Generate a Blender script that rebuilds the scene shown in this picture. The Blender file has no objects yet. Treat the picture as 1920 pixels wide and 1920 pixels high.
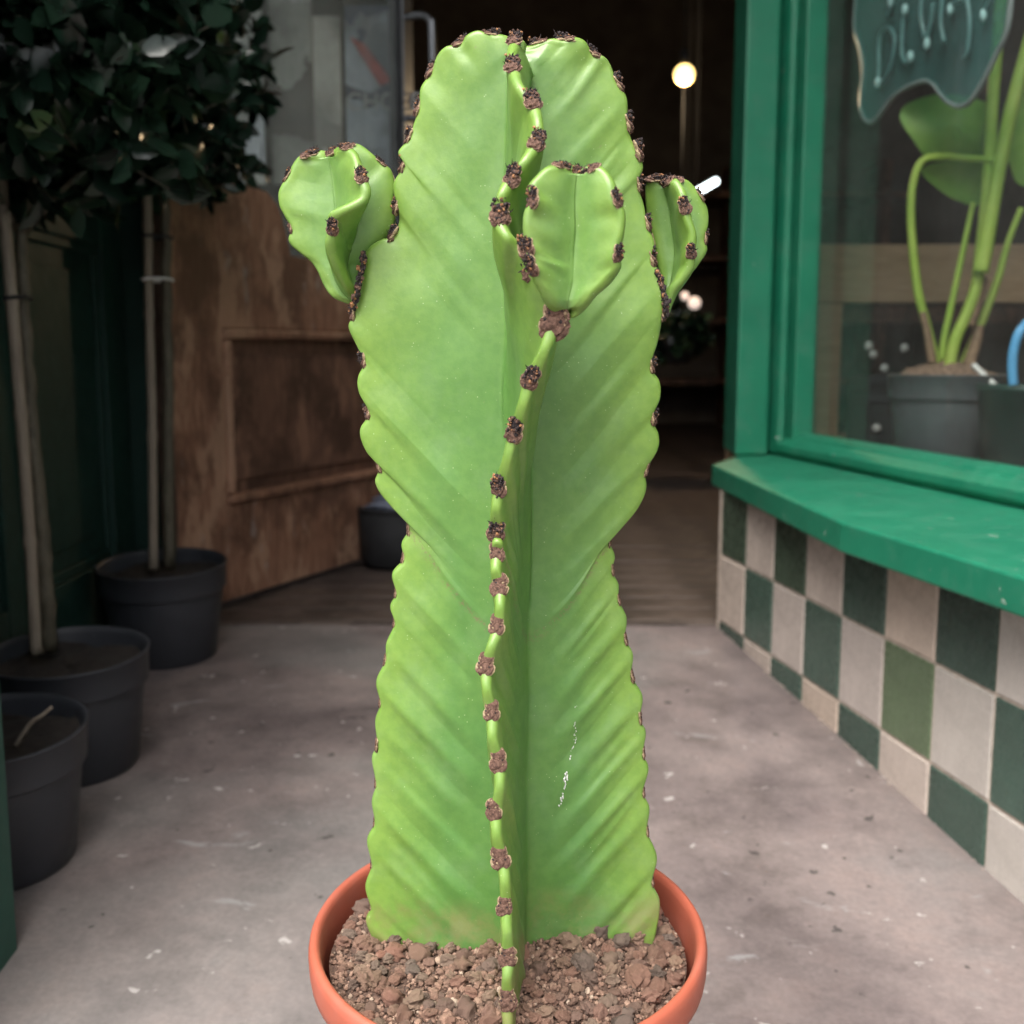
import bpy, math, random
import numpy as np
from mathutils import Vector, Matrix

rng = np.random.default_rng(7)
random.seed(7)
S = bpy.context.scene
COL = S.collection

# ------------------------------------------------------------------ camera
CAM_H = 0.75                      # metres above the pavement under the cactus pot
FPX, PITCH = 2100.0, math.radians(8.05)
cam = bpy.data.cameras.new('camera')
cam.sensor_width = 36.0
cam.lens = 36.0 * FPX / 1920.0
cam.clip_start, cam.clip_end = 0.02, 400.0
cam.dof.use_dof = True
cam.dof.focus_distance = 0.765
cam.dof.aperture_fstop = (cam.lens / 1000.0) / 0.0052
cam_o = bpy.data.objects.new('camera', cam)
cam_o.location = (0, 0, CAM_H)
cam_o.rotation_euler = (math.radians(90) - PITCH, 0, 0)
COL.objects.link(cam_o)
S.camera = cam_o

# ------------------------------------------------------------------ light: bright overcast day, street side is behind the camera
SUN_EL, SUN_AZ = math.radians(58), math.radians(206)      # azimuth clockwise from +Y
W = bpy.data.worlds.new('World'); S.world = W; W.use_nodes = True
wt = W.node_tree; wt.nodes.clear()
wo = wt.nodes.new('ShaderNodeOutputWorld'); bg = wt.nodes.new('ShaderNodeBackground')
sky = wt.nodes.new('ShaderNodeTexSky'); sky.sky_type = 'NISHITA'; sky.sun_disc = False
sky.sun_elevation = SUN_EL; sky.sun_rotation = SUN_AZ
sky.air_density = 1.0; sky.dust_density = 6.0; sky.ozone_density = 0.5
hs = wt.nodes.new('ShaderNodeHueSaturation'); hs.inputs['Saturation'].default_value = 0.35
bg.inputs['Strength'].default_value = 0.15
wt.links.new(sky.outputs[0], hs.inputs['Color']); wt.links.new(hs.outputs[0], bg.inputs['Color'])
wt.links.new(bg.outputs[0], wo.inputs['Surface'])
sun = bpy.data.lights.new('sun', 'SUN'); sun.energy = 1.4; sun.angle = math.radians(45); sun.color = (1.0, 0.96, 0.9)
sun_o = bpy.data.objects.new('sun', sun); COL.objects.link(sun_o)
sd = Vector((math.sin(SUN_AZ) * math.cos(SUN_EL), math.cos(SUN_AZ) * math.cos(SUN_EL), math.sin(SUN_EL)))
sun_o.rotation_euler = (-sd).to_track_quat('-Z', 'Y').to_euler()
S.view_settings.view_transform = 'Standard'; S.view_settings.look = 'None'
S.view_settings.gamma = 1.0; S.view_settings.exposure = 1.17
S.render.engine = 'CYCLES'
S.cycles.max_bounces = 6; S.cycles.diffuse_bounces = 4; S.cycles.glossy_bounces = 2; S.cycles.transparent_max_bounces = 10
S.cycles.use_adaptive_sampling = True; S.cycles.adaptive_threshold = 0.02; S.cycles.adaptive_min_samples = 16
S.cycles.caustics_reflective = False; S.cycles.caustics_refractive = False
S.cycles.sample_clamp_indirect = 4.0
S.cycles.use_denoising = True

# ------------------------------------------------------------------ measuring helpers
CP, SP = math.cos(PITCH), math.sin(PITCH)
def at(px, py, y):
    """point at distance y (metres in front of the camera) that was measured at px,py in the photograph"""
    a = (px - 960.0) / FPX; b = (960.0 - py) / FPX
    t = y / (CP + b * SP)
    return np.array([a * t, y, CAM_H + (-SP + b * CP) * t])
def at_z(px, py, z):
    a = (px - 960.0) / FPX; b = (960.0 - py) / FPX
    t = (z - CAM_H) / (-SP + b * CP)
    return np.array([a * t, (CP + b * SP) * t, z])
SLOPE = 0.0714
def floor_z(y):
    return CAM_H - 0.804 + SLOPE * y
TILT = math.atan(SLOPE)

# ------------------------------------------------------------------ object helpers
def tag(o, label=None, cat=None, group=None, kind=None):
    if label: o['label'] = label
    if cat: o['category'] = cat
    if group: o['group'] = group
    if kind: o['kind'] = kind
    return o
def thing(name, label, cat, loc=(0, 0, 0), group=None, kind=None):
    o = bpy.data.objects.new(name, None); COL.objects.link(o); o.location = loc
    o.empty_display_size = 0.05
    return tag(o, label, cat, group, kind)
def mesh_of(name, v, f, m=None, smooth=True):
    me = bpy.data.meshes.new(name)
    me.from_pydata(np.asarray(v, float).tolist(), [], [list(map(int, q)) for q in f])
    if smooth: me.shade_smooth()
    if m is not None:
        for k in (m if isinstance(m, (list, tuple)) else [m]): me.materials.append(k)
    me.update()
    return me
def link(name, me, parent=None, loc=None, rot=None):
    o = bpy.data.objects.new(name, me); COL.objects.link(o)
    if parent is not None:
        o.parent = parent
        # parts are modelled in world coordinates: undo the parent's location
        o.location = -Vector(parent_world(parent))
    if loc is not None: o.location = Vector(o.location) + Vector(loc)
    if rot is not None: o.rotation_euler = rot
    return o
def parent_world(p):
    w = Vector((0, 0, 0))
    while p is not None:
        w = w + Vector(p.location); p = p.parent
    return w
def obj(name, v, f, m, parent=None, smooth=True, bevel=0):
    o = link(name, mesh_of(name, v, f, m, smooth), parent)
    if bevel:
        b = o.modifiers.new('bevel', 'BEVEL'); b.width = bevel; b.segments = 2; b.limit_method = 'ANGLE'
        b.angle_limit = math.radians(40)
    return o
class MB:
    def __init__(s): s.v = []; s.f = []; s.n = 0
    def add(s, v, f):
        v = np.asarray(v, float); s.v.append(v); s.f += [[i + s.n for i in q] for q in f]; s.n += len(v); return s
    def get(s): return np.vstack(s.v), s.f
BOXF = [(0, 3, 2, 1), (4, 5, 6, 7), (0, 1, 5, 4), (1, 2, 6, 5), (2, 3, 7, 6), (3, 0, 4, 7)]
def box(x0, x1, y0, y1, z0, z1):
    return np.array([(x0, y0, z0), (x1, y0, z0), (x1, y1, z0), (x0, y1, z0), (x0, y0, z1), (x1, y0, z1), (x1, y1, z1), (x0, y1, z1)], float), BOXF
def frame_box(o, ax, ay, x0, x1, y0, y1, z0, z1):
    """box in a vertical frame: origin o (xy), ax along, ay across"""
    v, f = box(x0, x1, y0, y1, z0, z1)
    w = np.zeros_like(v)
    w[:, 0] = o[0] + ax[0] * v[:, 0] + ay[0] * v[:, 1]
    w[:, 1] = o[1] + ax[1] * v[:, 0] + ay[1] * v[:, 1]
    w[:, 2] = v[:, 2]
    if ax[0] * ay[1] - ax[1] * ay[0] < 0: f = [q[::-1] for q in f]
    return w, f
def prism(xy, z0, z1):
    n = len(xy); xy = np.asarray(xy, float)
    ar = 0.5 * np.sum(xy[:, 0] * np.roll(xy[:, 1], -1) - np.roll(xy[:, 0], -1) * xy[:, 1])
    if ar < 0: xy = xy[::-1]
    v = np.vstack([np.c_[xy, np.full(n, z0)], np.c_[xy, np.full(n, z1)]])
    f = [tuple(range(n))[::-1], tuple(range(n, 2 * n))] + [(i, (i + 1) % n, n + (i + 1) % n, n + i) for i in range(n)]
    return v, f
def lathe(prof, n=48, c=(0, 0, 0), closed=False):
    prof = np.asarray(prof, float); k = len(prof)
    th = np.linspace(0, 2 * np.pi, n, endpoint=False)
    v = np.stack([np.outer(np.cos(th), prof[:, 0]), np.outer(np.sin(th), prof[:, 0]), np.tile(prof[:, 1], (n, 1))], -1).reshape(-1, 3) + np.array(c)
    f = []
    for i in range(n):
        j = (i + 1) % n
        for a in range(k - 1): f.append((i * k + a, j * k + a, j * k + a + 1, i * k + a + 1))
    return v, f
def catmull(P, m=12, closed=False):
    P = np.asarray(P, float); n = len(P); out = []; idx = []
    for i in range(n - 1 if not closed else n):
        p0 = P[i - 1] if (i > 0 or closed) else 2 * P[0] - P[1]
        p1 = P[i]; p2 = P[(i + 1) % n]
        p3 = P[(i + 2) % n] if (i + 2 < n or closed) else 2 * P[-1] - P[-2]
        for t in np.linspace(0, 1, m, endpoint=False):
            out.append(0.5 * ((2 * p1) + (-p0 + p2) * t + (2 * p0 - 5 * p1 + 4 * p2 - p3) * t * t + (-p0 + 3 * p1 - 3 * p2 + p3) * t ** 3))
            idx.append(i + t)
    if not closed: out.append(P[-1]); idx.append(n - 1)
    return np.array(out), np.array(idx)
def tube(path, rad, n=8, cap=True):
    P = np.asarray(path, float); k = len(P)
    rad = np.full(k, rad) if np.isscalar(rad) else np.asarray(rad, float)
    T = np.gradient(P, axis=0); T /= np.linalg.norm(T, axis=1)[:, None] + 1e-12
    ref = np.array([0, 0, 1.0]) if abs(T[0, 2]) < 0.9 else np.array([1.0, 0, 0])
    N = np.cross(T[0], ref); N /= np.linalg.norm(N)
    v = []
    th = np.linspace(0, 2 * np.pi, n, endpoint=False)
    for i in range(k):
        N = N - T[i] * (N @ T[i]); N /= np.linalg.norm(N) + 1e-12
        B = np.cross(T[i], N)
        v.append(P[i] + rad[i] * (np.cos(th)[:, None] * N + np.sin(th)[:, None] * B))
    v = np.vstack(v); f = []
    for i in range(k - 1):
        for a in range(n):
            b = (a + 1) % n
            f.append((i * n + a, i * n + b, (i + 1) * n + b, (i + 1) * n + a))
    if cap:
        f.append(tuple(range(n))[::-1]); f.append(tuple(range((k - 1) * n, k * n)))
    return v, f

# ------------------------------------------------------------------ materials
def mat(name):
    m = bpy.data.materials.new(name); m.use_nodes = True
    nt = m.node_tree; b = nt.nodes['Principled BSDF']
    return m, nt, b
def N(nt, t, **k):
    n = nt.nodes.new(t)
    for a, v in k.items(): setattr(n, a, v)
    return n
def L(nt, a, b): nt.links.new(a, b)
def noise(nt, scale, detail=4, rough=0.55, vec=None, dist=0.0):
    n = N(nt, 'ShaderNodeTexNoise'); n.inputs['Scale'].default_value = scale
    n.inputs['Detail'].default_value = detail; n.inputs['Roughness'].default_value = rough; n.inputs['Distortion'].default_value = dist
    if vec is not None: L(nt, vec, n.inputs['Vector'])
    return n.outputs['Fac']
def ramp(nt, fac, stops, interp='LINEAR'):
    r = N(nt, 'ShaderNodeValToRGB'); r.color_ramp.interpolation = interp
    e = r.color_ramp.elements
    while len(e) < len(stops): e.new(0.5)
    for i, (p, c) in enumerate(stops):
        e[i].position = p; e[i].color = (*c, 1) if len(c) == 3 else c
    L(nt, fac, r.inputs['Fac']); return r.outputs['Color']
def mix(nt, fac, a, b, mode='MIX'):
    m = N(nt, 'ShaderNodeMix', data_type='RGBA', blend_type=mode)
    if isinstance(fac, (int, float)): m.inputs[0].default_value = fac
    else: L(nt, fac, m.inputs[0])
    for s, x in ((6, a), (7, b)):
        if isinstance(x, (tuple, list)): m.inputs[s].default_value = (*x, 1) if len(x) == 3 else x
        else: L(nt, x, m.inputs[s])
    return m.outputs[2]
def objvec(nt, scale=(1, 1, 1), rot=(0, 0, 0)):
    c = N(nt, 'ShaderNodeTexCoord'); mp = N(nt, 'ShaderNodeMapping')
    mp.inputs['Scale'].default_value = scale; mp.inputs['Rotation'].default_value = rot
    L(nt, c.outputs['Object'], mp.inputs['Vector']); return mp.outputs['Vector']
def bump(nt, b, h, strength=0.3, dist=0.002):
    n = N(nt, 'ShaderNodeBump'); n.inputs['Strength'].default_value = strength; n.inputs['Distance'].default_value = dist
    L(nt, h, n.inputs['Height']); L(nt, n.outputs[0], b.inputs['Normal']); return n
def G(v): return (v, v, v)
def simple(name, c, rough=0.5, metal=0.0, var=0.25, scale=30.0, bmp=0.0):
    m, nt, b = mat(name)
    v = objvec(nt)
    f = noise(nt, scale, 5, 0.6, v)
    lo = tuple(x * (1 - var) for x in c); hi = tuple(min(1, x * (1 + var)) for x in c)
    L(nt, ramp(nt, f, [(0.3, lo), (0.7, hi)]), b.inputs['Base Color'])
    b.inputs['Roughness'].default_value = rough; b.inputs['Metallic'].default_value = metal
    if bmp: bump(nt, b, noise(nt, scale * 4, 4, 0.6, v), bmp, 0.001)
    return m

def make_cactus_mat():
    m, nt, b = mat('cactus_skin')
    v = objvec(nt)
    ae = N(nt, 'ShaderNodeAttribute', attribute_name='edge').outputs['Fac']
    ag = N(nt, 'ShaderNodeAttribute', attribute_name='young').outputs['Fac']
    big = noise(nt, 9, 3, 0.5, v, 0.4)
    body = ramp(nt, big, [(0.30, (0.078, 0.200, 0.044)), (0.52, (0.098, 0.224, 0.048)), (0.72, (0.122, 0.248, 0.052))])
    body = mix(nt, ag, body, (0.142, 0.268, 0.060))
    r1 = ramp(nt, ae, [(0.55, G(0)), (0.97, G(1))])
    body = mix(nt, r1, body, (0.160, 0.284, 0.047))
    mott = noise(nt, 130, 4, 0.6, v)
    body = mix(nt, 0.4, body, mix(nt, ramp(nt, mott, [(0.38, G(0)), (0.62, G(1))]), mix(nt, 1.0, body, (0.76, 0.84, 0.80), 'MULTIPLY'), mix(nt, 1.0, body, (1.20, 1.12, 1.15), 'MULTIPLY')))
    # fine pale breathing pores
    vo = N(nt, 'ShaderNodeTexVoronoi'); vo.inputs['Scale'].default_value = 260; L(nt, v, vo.inputs['Vector'])
    dots = ramp(nt, vo.outputs['Distance'], [(0.07, G(1)), (0.13, G(0))])
    sel = ramp(nt, noise(nt, 60, 2, 0.5, v), [(0.50, G(0)), (0.62, G(1))])
    body = mix(nt, mix(nt, 1.0, dots, sel, 'MULTIPLY'), body, (0.34, 0.45, 0.22))
    # corky scratches and rubbed specks
    sc = noise(nt, 55, 6, 0.75, v, 1.0)
    body = mix(nt, ramp(nt, sc, [(0.685, G(0)), (0.72, G(0.6))]), body, (0.19, 0.17, 0.09))
    rg = N(nt, 'ShaderNodeAttribute', attribute_name='ring').outputs['Fac']
    body = mix(nt, mix(nt, 1.0, rg, ramp(nt, noise(nt, 420, 3, 0.7, v), [(0.50, G(0)), (0.60, G(0.75))]), 'MULTIPLY'), body, (0.17, 0.13, 0.07))
    bs = N(nt, 'ShaderNodeAttribute', attribute_name='foot').outputs['Fac']
    body = mix(nt, mix(nt, 1.0, bs, ramp(nt, noise(nt, 38, 4, 0.65, v), [(0.42, G(0.05)), (0.62, G(0.7))]), 'MULTIPLY'), body, (0.21, 0.20, 0.075))
    # dusty bloom
    dust = noise(nt, 24, 5, 0.7, v)
    body = mix(nt, ramp(nt, dust, [(0.50, G(0)), (0.76, G(0.18))]), body, (0.24, 0.34, 0.20))
    L(nt, body, b.inputs['Base Color'])
    L(nt, ramp(nt, dust, [(0.3, G(0.33)), (0.7, G(0.50))]), b.inputs['Roughness'])
    b.inputs['Specular IOR Level'].default_value = 0.62
    b.inputs['Subsurface Weight'].default_value = 0.12
    b.inputs['Subsurface Radius'].default_value = (0.5, 1.0, 0.2)
    b.inputs['Subsurface Scale'].default_value = 0.004
    bump(nt, b, mix(nt, 0.5, noise(nt, 320, 3, 0.6, v), noise(nt, 45, 3, 0.6, v)), 0.22, 0.0012)
    return m
M = {}
M['cactus'] = make_cactus_mat()
def cork(name, a, c, d, scale=600):
    m, nt, b = mat(name)
    v = objvec(nt); f = noise(nt, scale, 5, 0.7, v)
    L(nt, ramp(nt, f, [(0.32, a), (0.5, c), (0.68, d)]), b.inputs['Base Color'])
    b.inputs['Roughness'].default_value = 0.9
    bump(nt, b, f, 0.7, 0.001)
    return m
M['cork'] = cork('areole_cork', (0.040, 0.020, 0.014), (0.115, 0.060, 0.042), (0.20, 0.118, 0.085))
M['cork_rim'] = cork('areole_margin', (0.20, 0.13, 0.075), (0.30, 0.22, 0.13), (0.36, 0.29, 0.18))
M['cork_black'] = cork('areole_spent_spines', (0.008, 0.006, 0.006), (0.022, 0.015, 0.015), (0.06, 0.04, 0.045))
M['cork_orange'] = cork('areole_fresh_cork', (0.12, 0.05, 0.02), (0.30, 0.14, 0.06), (0.44, 0.25, 0.12))

def make_concrete():
    m, nt, b = mat('worn_concrete')
    v = objvec(nt)
    f1 = noise(nt, 2.3, 6, 0.62, v, 0.3)
    c = ramp(nt, f1, [(0.32, (0.108, 0.086, 0.085)), (0.45, (0.170, 0.138, 0.133)), (0.58, (0.225, 0.184, 0.174)), (0.72, (0.205, 0.184, 0.178))])
    f2 = noise(nt, 11, 6, 0.7, v)
    c = mix(nt, 0.7, c, ramp(nt, f2, [(0.3, G(0.5)), (0.52, G(1)), (0.72, (1.2, 1.14, 1.1))]), 'MULTIPLY')
    gt = noise(nt, 1.4, 3, 0.5, objvec(nt, (1, 1, 1), (0, 0, 1.0)), 0.5)
    c = mix(nt, ramp(nt, gt, [(0.52, G(0)), (0.68, G(0.42))]), c, (0.185, 0.215, 0.207))
    fg = noise(nt, 120, 4, 0.7, v)
    c = mix(nt, 0.55, c, ramp(nt, fg, [(0.3, G(0.72)), (0.7, G(1.2))]), 'MULTIPLY')
    # spilled paint and plaster flecks
    pt = noise(nt, 9, 5, 0.6, objvec(nt, (1.0, 2.0, 1.0), (0, 0, 0.5)), 0.8)
    c = mix(nt, ramp(nt, pt, [(0.655, G(0)), (0.72, G(0.4))]), c, (0.38, 0.39, 0.39))
    fl = noise(nt, 34, 3, 0.5, v)
    c = mix(nt, ramp(nt, fl, [(0.69, G(0)), (0.72, G(0.7))]), c, (0.48, 0.45, 0.43))
    dk = noise(nt, 26, 3, 0.5, objvec(nt, (1, 1, 1), (0, 0, 2.2)))
    c = mix(nt, ramp(nt, dk, [(0.695, G(0)), (0.72, G(0.8))]), c, (0.04, 0.036, 0.034))
    L(nt, c, b.inputs['Base Color'])
    L(nt, ramp(nt, f2, [(0.3, G(0.62)), (0.7, G(0.88))]), b.inputs['Roughness'])
    bump(nt, b, mix(nt, 0.5, fg, f2), 0.35, 0.003)
    return m
M['concrete'] = make_concrete()

def make_paint(name, base, dark, chip, rough=0.34, chips=0.68):
    m, nt, b = mat(name)
    v = objvec(nt)
    f = noise(nt, 5, 5, 0.6, v)
    c = ramp(nt, f, [(0.3, dark), (0.65, base)])
    d = noise(nt, 18, 6, 0.7, v)
    c = mix(nt, ramp(nt, d, [(0.50, G(0)), (0.80, G(0.28))]), c, tuple(0.6 * x + min(0.12, 0.55 * max(base)) for x in base))
    ch = noise(nt, 42, 5, 0.65, v, 0.6)
    fac = ramp(nt, ch, [(chips, G(0)), (chips + 0.02, G(0.85))])
    c = mix(nt, fac, c, chip)
    L(nt, c, b.inputs['Base Color'])
    L(nt, ramp(nt, d, [(0.3, G(rough)), (0.75, G(rough + 0.25))]), b.inputs['Roughness'])
    bump(nt, b, mix(nt, 0.5, d, fac), 0.25, 0.0015)
    return m
M['green'] = make_paint('emerald_gloss_paint', (0.015, 0.195, 0.108), (0.010, 0.150, 0.084), (0.40, 0.45, 0.40))
M['darkgreen'] = make_paint('bottle_green_paint', (0.008, 0.045, 0.034), (0.005, 0.030, 0.023), (0.10, 0.16, 0.13), 0.5, 0.76)  # green darkened so the colour carries the shade of the left recess
M['jambgreen'] = make_paint('jamb_green_paint', (0.018, 0.085, 0.062), (0.014, 0.065, 0.048), (0.2, 0.3, 0.25), 0.5, 0.76)

def make_wood(name, dark, mid, light, paint=None, axis=(14, 14, 1.6), patch=True):
    m, nt, b = mat(name)
    v = objvec(nt, axis)
    g = noise(nt, 6, 8, 0.65, v, 1.2)
    c = ramp(nt, g, [(0.25, dark), (0.5, mid), (0.75, light)])
    if patch:
        p = noise(nt, 5.5, 5, 0.6, objvec(nt))
        c = mix(nt, ramp(nt, p, [(0.44, G(0)), (0.58, G(0.8))]), c, tuple(0.38 * x for x in mid))
        p2 = noise(nt, 9, 5, 0.65, objvec(nt, (1, 1, 0.5), (0.3, 0, 0)))
        c = mix(nt, ramp(nt, p2, [(0.52, G(0)), (0.60, G(0.7))]), c, light)
    if paint:
        q = noise(nt, 16, 6, 0.7, objvec(nt, (1, 1, 0.35)))
        c = mix(nt, ramp(nt, q, [(0.62, G(0)), (0.70, G(0.7))]), c, paint)
    L(nt, c, b.inputs['Base Color']); b.inputs['Roughness'].default_value = 0.62
    bump(nt, b, g, 0.4, 0.002)
    return m
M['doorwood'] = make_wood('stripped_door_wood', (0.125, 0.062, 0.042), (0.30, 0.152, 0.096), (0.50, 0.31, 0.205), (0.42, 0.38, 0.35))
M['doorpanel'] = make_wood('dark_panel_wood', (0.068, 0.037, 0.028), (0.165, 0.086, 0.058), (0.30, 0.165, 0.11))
M['dooredge'] = make_wood('paint_flecked_door_edge', (0.06, 0.035, 0.03), (0.13, 0.08, 0.06), (0.2, 0.13, 0.1), (0.5, 0.5, 0.52))
M['beam'] = make_wood('pine_shelf_timber', (0.30, 0.20, 0.12), (0.42, 0.29, 0.175), (0.52, 0.38, 0.25), None, (1.6, 14, 14), False)
M['plank'] = make_wood('worn_floor_board', (0.040, 0.029, 0.026), (0.085, 0.062, 0.053), (0.13, 0.10, 0.086), None, (1.4, 12, 12))
M['barkcane'] = make_wood('bamboo_cane_skin', (0.14, 0.11, 0.085), (0.24, 0.20, 0.155), (0.32, 0.28, 0.22), None, (20, 20, 2), False)
M['bark'] = make_wood('mossy_trunk_bark', (0.035, 0.032, 0.022), (0.085, 0.075, 0.05), (0.14, 0.125, 0.09), None, (20, 20, 5), False)

def make_objcol(name, rough=0.16, var=0.12):
    m, nt, b = mat(name)
    oi = N(nt, 'ShaderNodeObjectInfo'); v = objvec(nt)
    f = noise(nt, 12, 5, 0.6, v)
    c = mix(nt, 1.0, oi.outputs['Color'], ramp(nt, f, [(0.3, G(1 - var)), (0.7, G(1 + var))]), 'MULTIPLY')
    d = noise(nt, 40, 6, 0.75, v)
    c = mix(nt, ramp(nt, d, [(0.62, G(0)), (0.8, G(0.35))]), c, (0.26, 0.22, 0.19))
    L(nt, c, b.inputs['Base Color']); L(nt, ramp(nt, d, [(0.3, G(rough)), (0.8, G(rough + 0.3))]), b.inputs['Roughness'])
    bump(nt, b, noise(nt, 9, 3, 0.5, v), 0.25, 0.004)
    return m
M['tile'] = make_objcol('glazed_tile')
M['grout'] = simple('cream_grout', (0.52, 0.44, 0.37), 0.9, 0, 0.3, 60, 0.4)
M['potgrey'] = make_paint('charcoal_nursery_plastic', (0.034, 0.037, 0.045), (0.027, 0.030, 0.037), (0.12, 0.12, 0.12), 0.42, 0.70)
M['potgrey_clean'] = simple('grey_pot_plastic', (0.085, 0.095, 0.105), 0.45, 0, 0.12, 12)
M['bark_mulch'] = simple('brown_bark_mulch', (0.24, 0.155, 0.11), 0.95, 0, 0.6, 90, 0.9)
M['potgreen'] = simple('dark_green_plastic', (0.012, 0.045, 0.036), 0.5, 0, 0.15, 20)
M['black'] = simple('black_rubber', (0.010, 0.011, 0.013), 0.75, 0, 0.2, 15)
M['terra'] = make_paint('terracotta_plastic', (0.42, 0.108, 0.064), (0.35, 0.088, 0.052), (0.50, 0.30, 0.22), 0.40, 0.70)
M['soil'] = simple('dark_compost', (0.022, 0.017, 0.014), 0.95, 0, 0.6, 120, 0.9)
M['grit'] = simple('reddish_pot_grit', (0.105, 0.062, 0.045), 0.95, 0, 0.7, 300, 0.9)
M['metal'] = simple('brushed_grey_metal', (0.30, 0.31, 0.33), 0.35, 0.9, 0.15, 20)
M['steel_dark'] = simple('dark_door_stile_paint', (0.018, 0.018, 0.020), 0.45, 0, 0.3, 15)
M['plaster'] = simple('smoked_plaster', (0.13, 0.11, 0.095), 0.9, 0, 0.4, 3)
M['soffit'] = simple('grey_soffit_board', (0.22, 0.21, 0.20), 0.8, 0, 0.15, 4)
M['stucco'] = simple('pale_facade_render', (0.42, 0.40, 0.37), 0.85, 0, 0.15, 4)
M['asphalt'] = simple('street_asphalt', (0.06, 0.058, 0.056), 0.9, 0, 0.3, 20)
M['white'] = simple('white_plastic', (0.72, 0.72, 0.70), 0.5, 0, 0.08, 20)
M['blue'] = simple('sky_blue_plastic', (0.12, 0.42, 0.78), 0.4, 0, 0.08, 20)

def stone_mat():
    m, nt, b = mat('lava_stone')
    oi = N(nt, 'ShaderNodeObjectInfo'); v = objvec(nt)
    base = ramp(nt, oi.outputs['Random'], [(0.0, (0.16, 0.115, 0.09)), (0.2, (0.30, 0.165, 0.115)), (0.42, (0.25, 0.14, 0.098)), (0.6, (0.34, 0.225, 0.155)), (0.8, (0.20, 0.15, 0.12)), (1.0, (0.36, 0.18, 0.125))])
    f = noise(nt, 260, 5, 0.75, v)
    c = mix(nt, 0.8, base, ramp(nt, f, [(0.3, G(0.45)), (0.5, G(1)), (0.72, G(1.35))]), 'MULTIPLY')
    L(nt, c, b.inputs['Base Color']); b.inputs['Roughness'].default_value = 0.95
    bump(nt, b, f, 0.9, 0.002)
    return m
M['stone'] = stone_mat()
def grain_mat():
    m, nt, b = mat('fine_gravel_grain')
    a = N(nt, 'ShaderNodeAttribute', attribute_name='tone').outputs['Fac']
    base = ramp(nt, a, [(0.0, (0.075, 0.048, 0.036)), (0.3, (0.155, 0.092, 0.066)), (0.6, (0.235, 0.140, 0.10)), (0.85, (0.29, 0.19, 0.138)), (1.0, (0.38, 0.29, 0.22))])
    v = objvec(nt); f = noise(nt, 500, 3, 0.7, v)
    c = mix(nt, 0.7, base, ramp(nt, f, [(0.3, G(0.6)), (0.7, G(1.3))]), 'MULTIPLY')
    L(nt, c, b.inputs['Base Color']); b.inputs['Roughness'].default_value = 0.95
    bump(nt, b, f, 0.6, 0.001)
    return m
M['grain'] = grain_mat()
def leaf_mat():
    m, nt, b = mat('holly_leaf')
    a = N(nt, 'ShaderNodeAttribute', attribute_name='tone').outputs['Fac']
    c = ramp(nt, a, [(0.0, (0.008, 0.020, 0.013)), (0.6, (0.018, 0.042, 0.024)), (0.85, (0.045, 0.078, 0.028)), (1.0, (0.10, 0.14, 0.034))])
    L(nt, c, b.inputs['Base Color']); b.inputs['Roughness'].default_value = 0.24
    b.inputs['Specular IOR Level'].default_value = 0.42
    return m
M['leaf'] = leaf_mat()
def lush_leaf(name, c1, c2):
    m, nt, b = mat(name)
    v = objvec(nt, (1, 1, 1)); f = noise(nt, 14, 3, 0.5, v)
    col = ramp(nt, f, [(0.3, c1), (0.7, c2)])
    L(nt, col, b.inputs['Base Color']); b.inputs['Roughness'].default_value = 0.45
    tr = N(nt, 'ShaderNodeBsdfTranslucent'); L(nt, col, tr.inputs['Color'])
    ms = N(nt, 'ShaderNodeMixShader'); ms.inputs[0].default_value = 0.35
    L(nt, b.outputs[0], ms.inputs[1]); L(nt, tr.outputs[0], ms.inputs[2])
    L(nt, ms.outputs[0], nt.nodes['Material Output'].inputs['Surface'])
    return m
M['lush'] = lush_leaf('lush_leaf_blade', (0.22, 0.48, 0.08), (0.36, 0.60, 0.12))
M['petiole'] = lush_leaf('lime_petiole', (0.46, 0.70, 0.10), (0.66, 0.84, 0.18))
M['sheath'] = simple('brown_leaf_sheath', (0.28, 0.18, 0.11), 0.7, 0, 0.3, 60)
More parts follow.
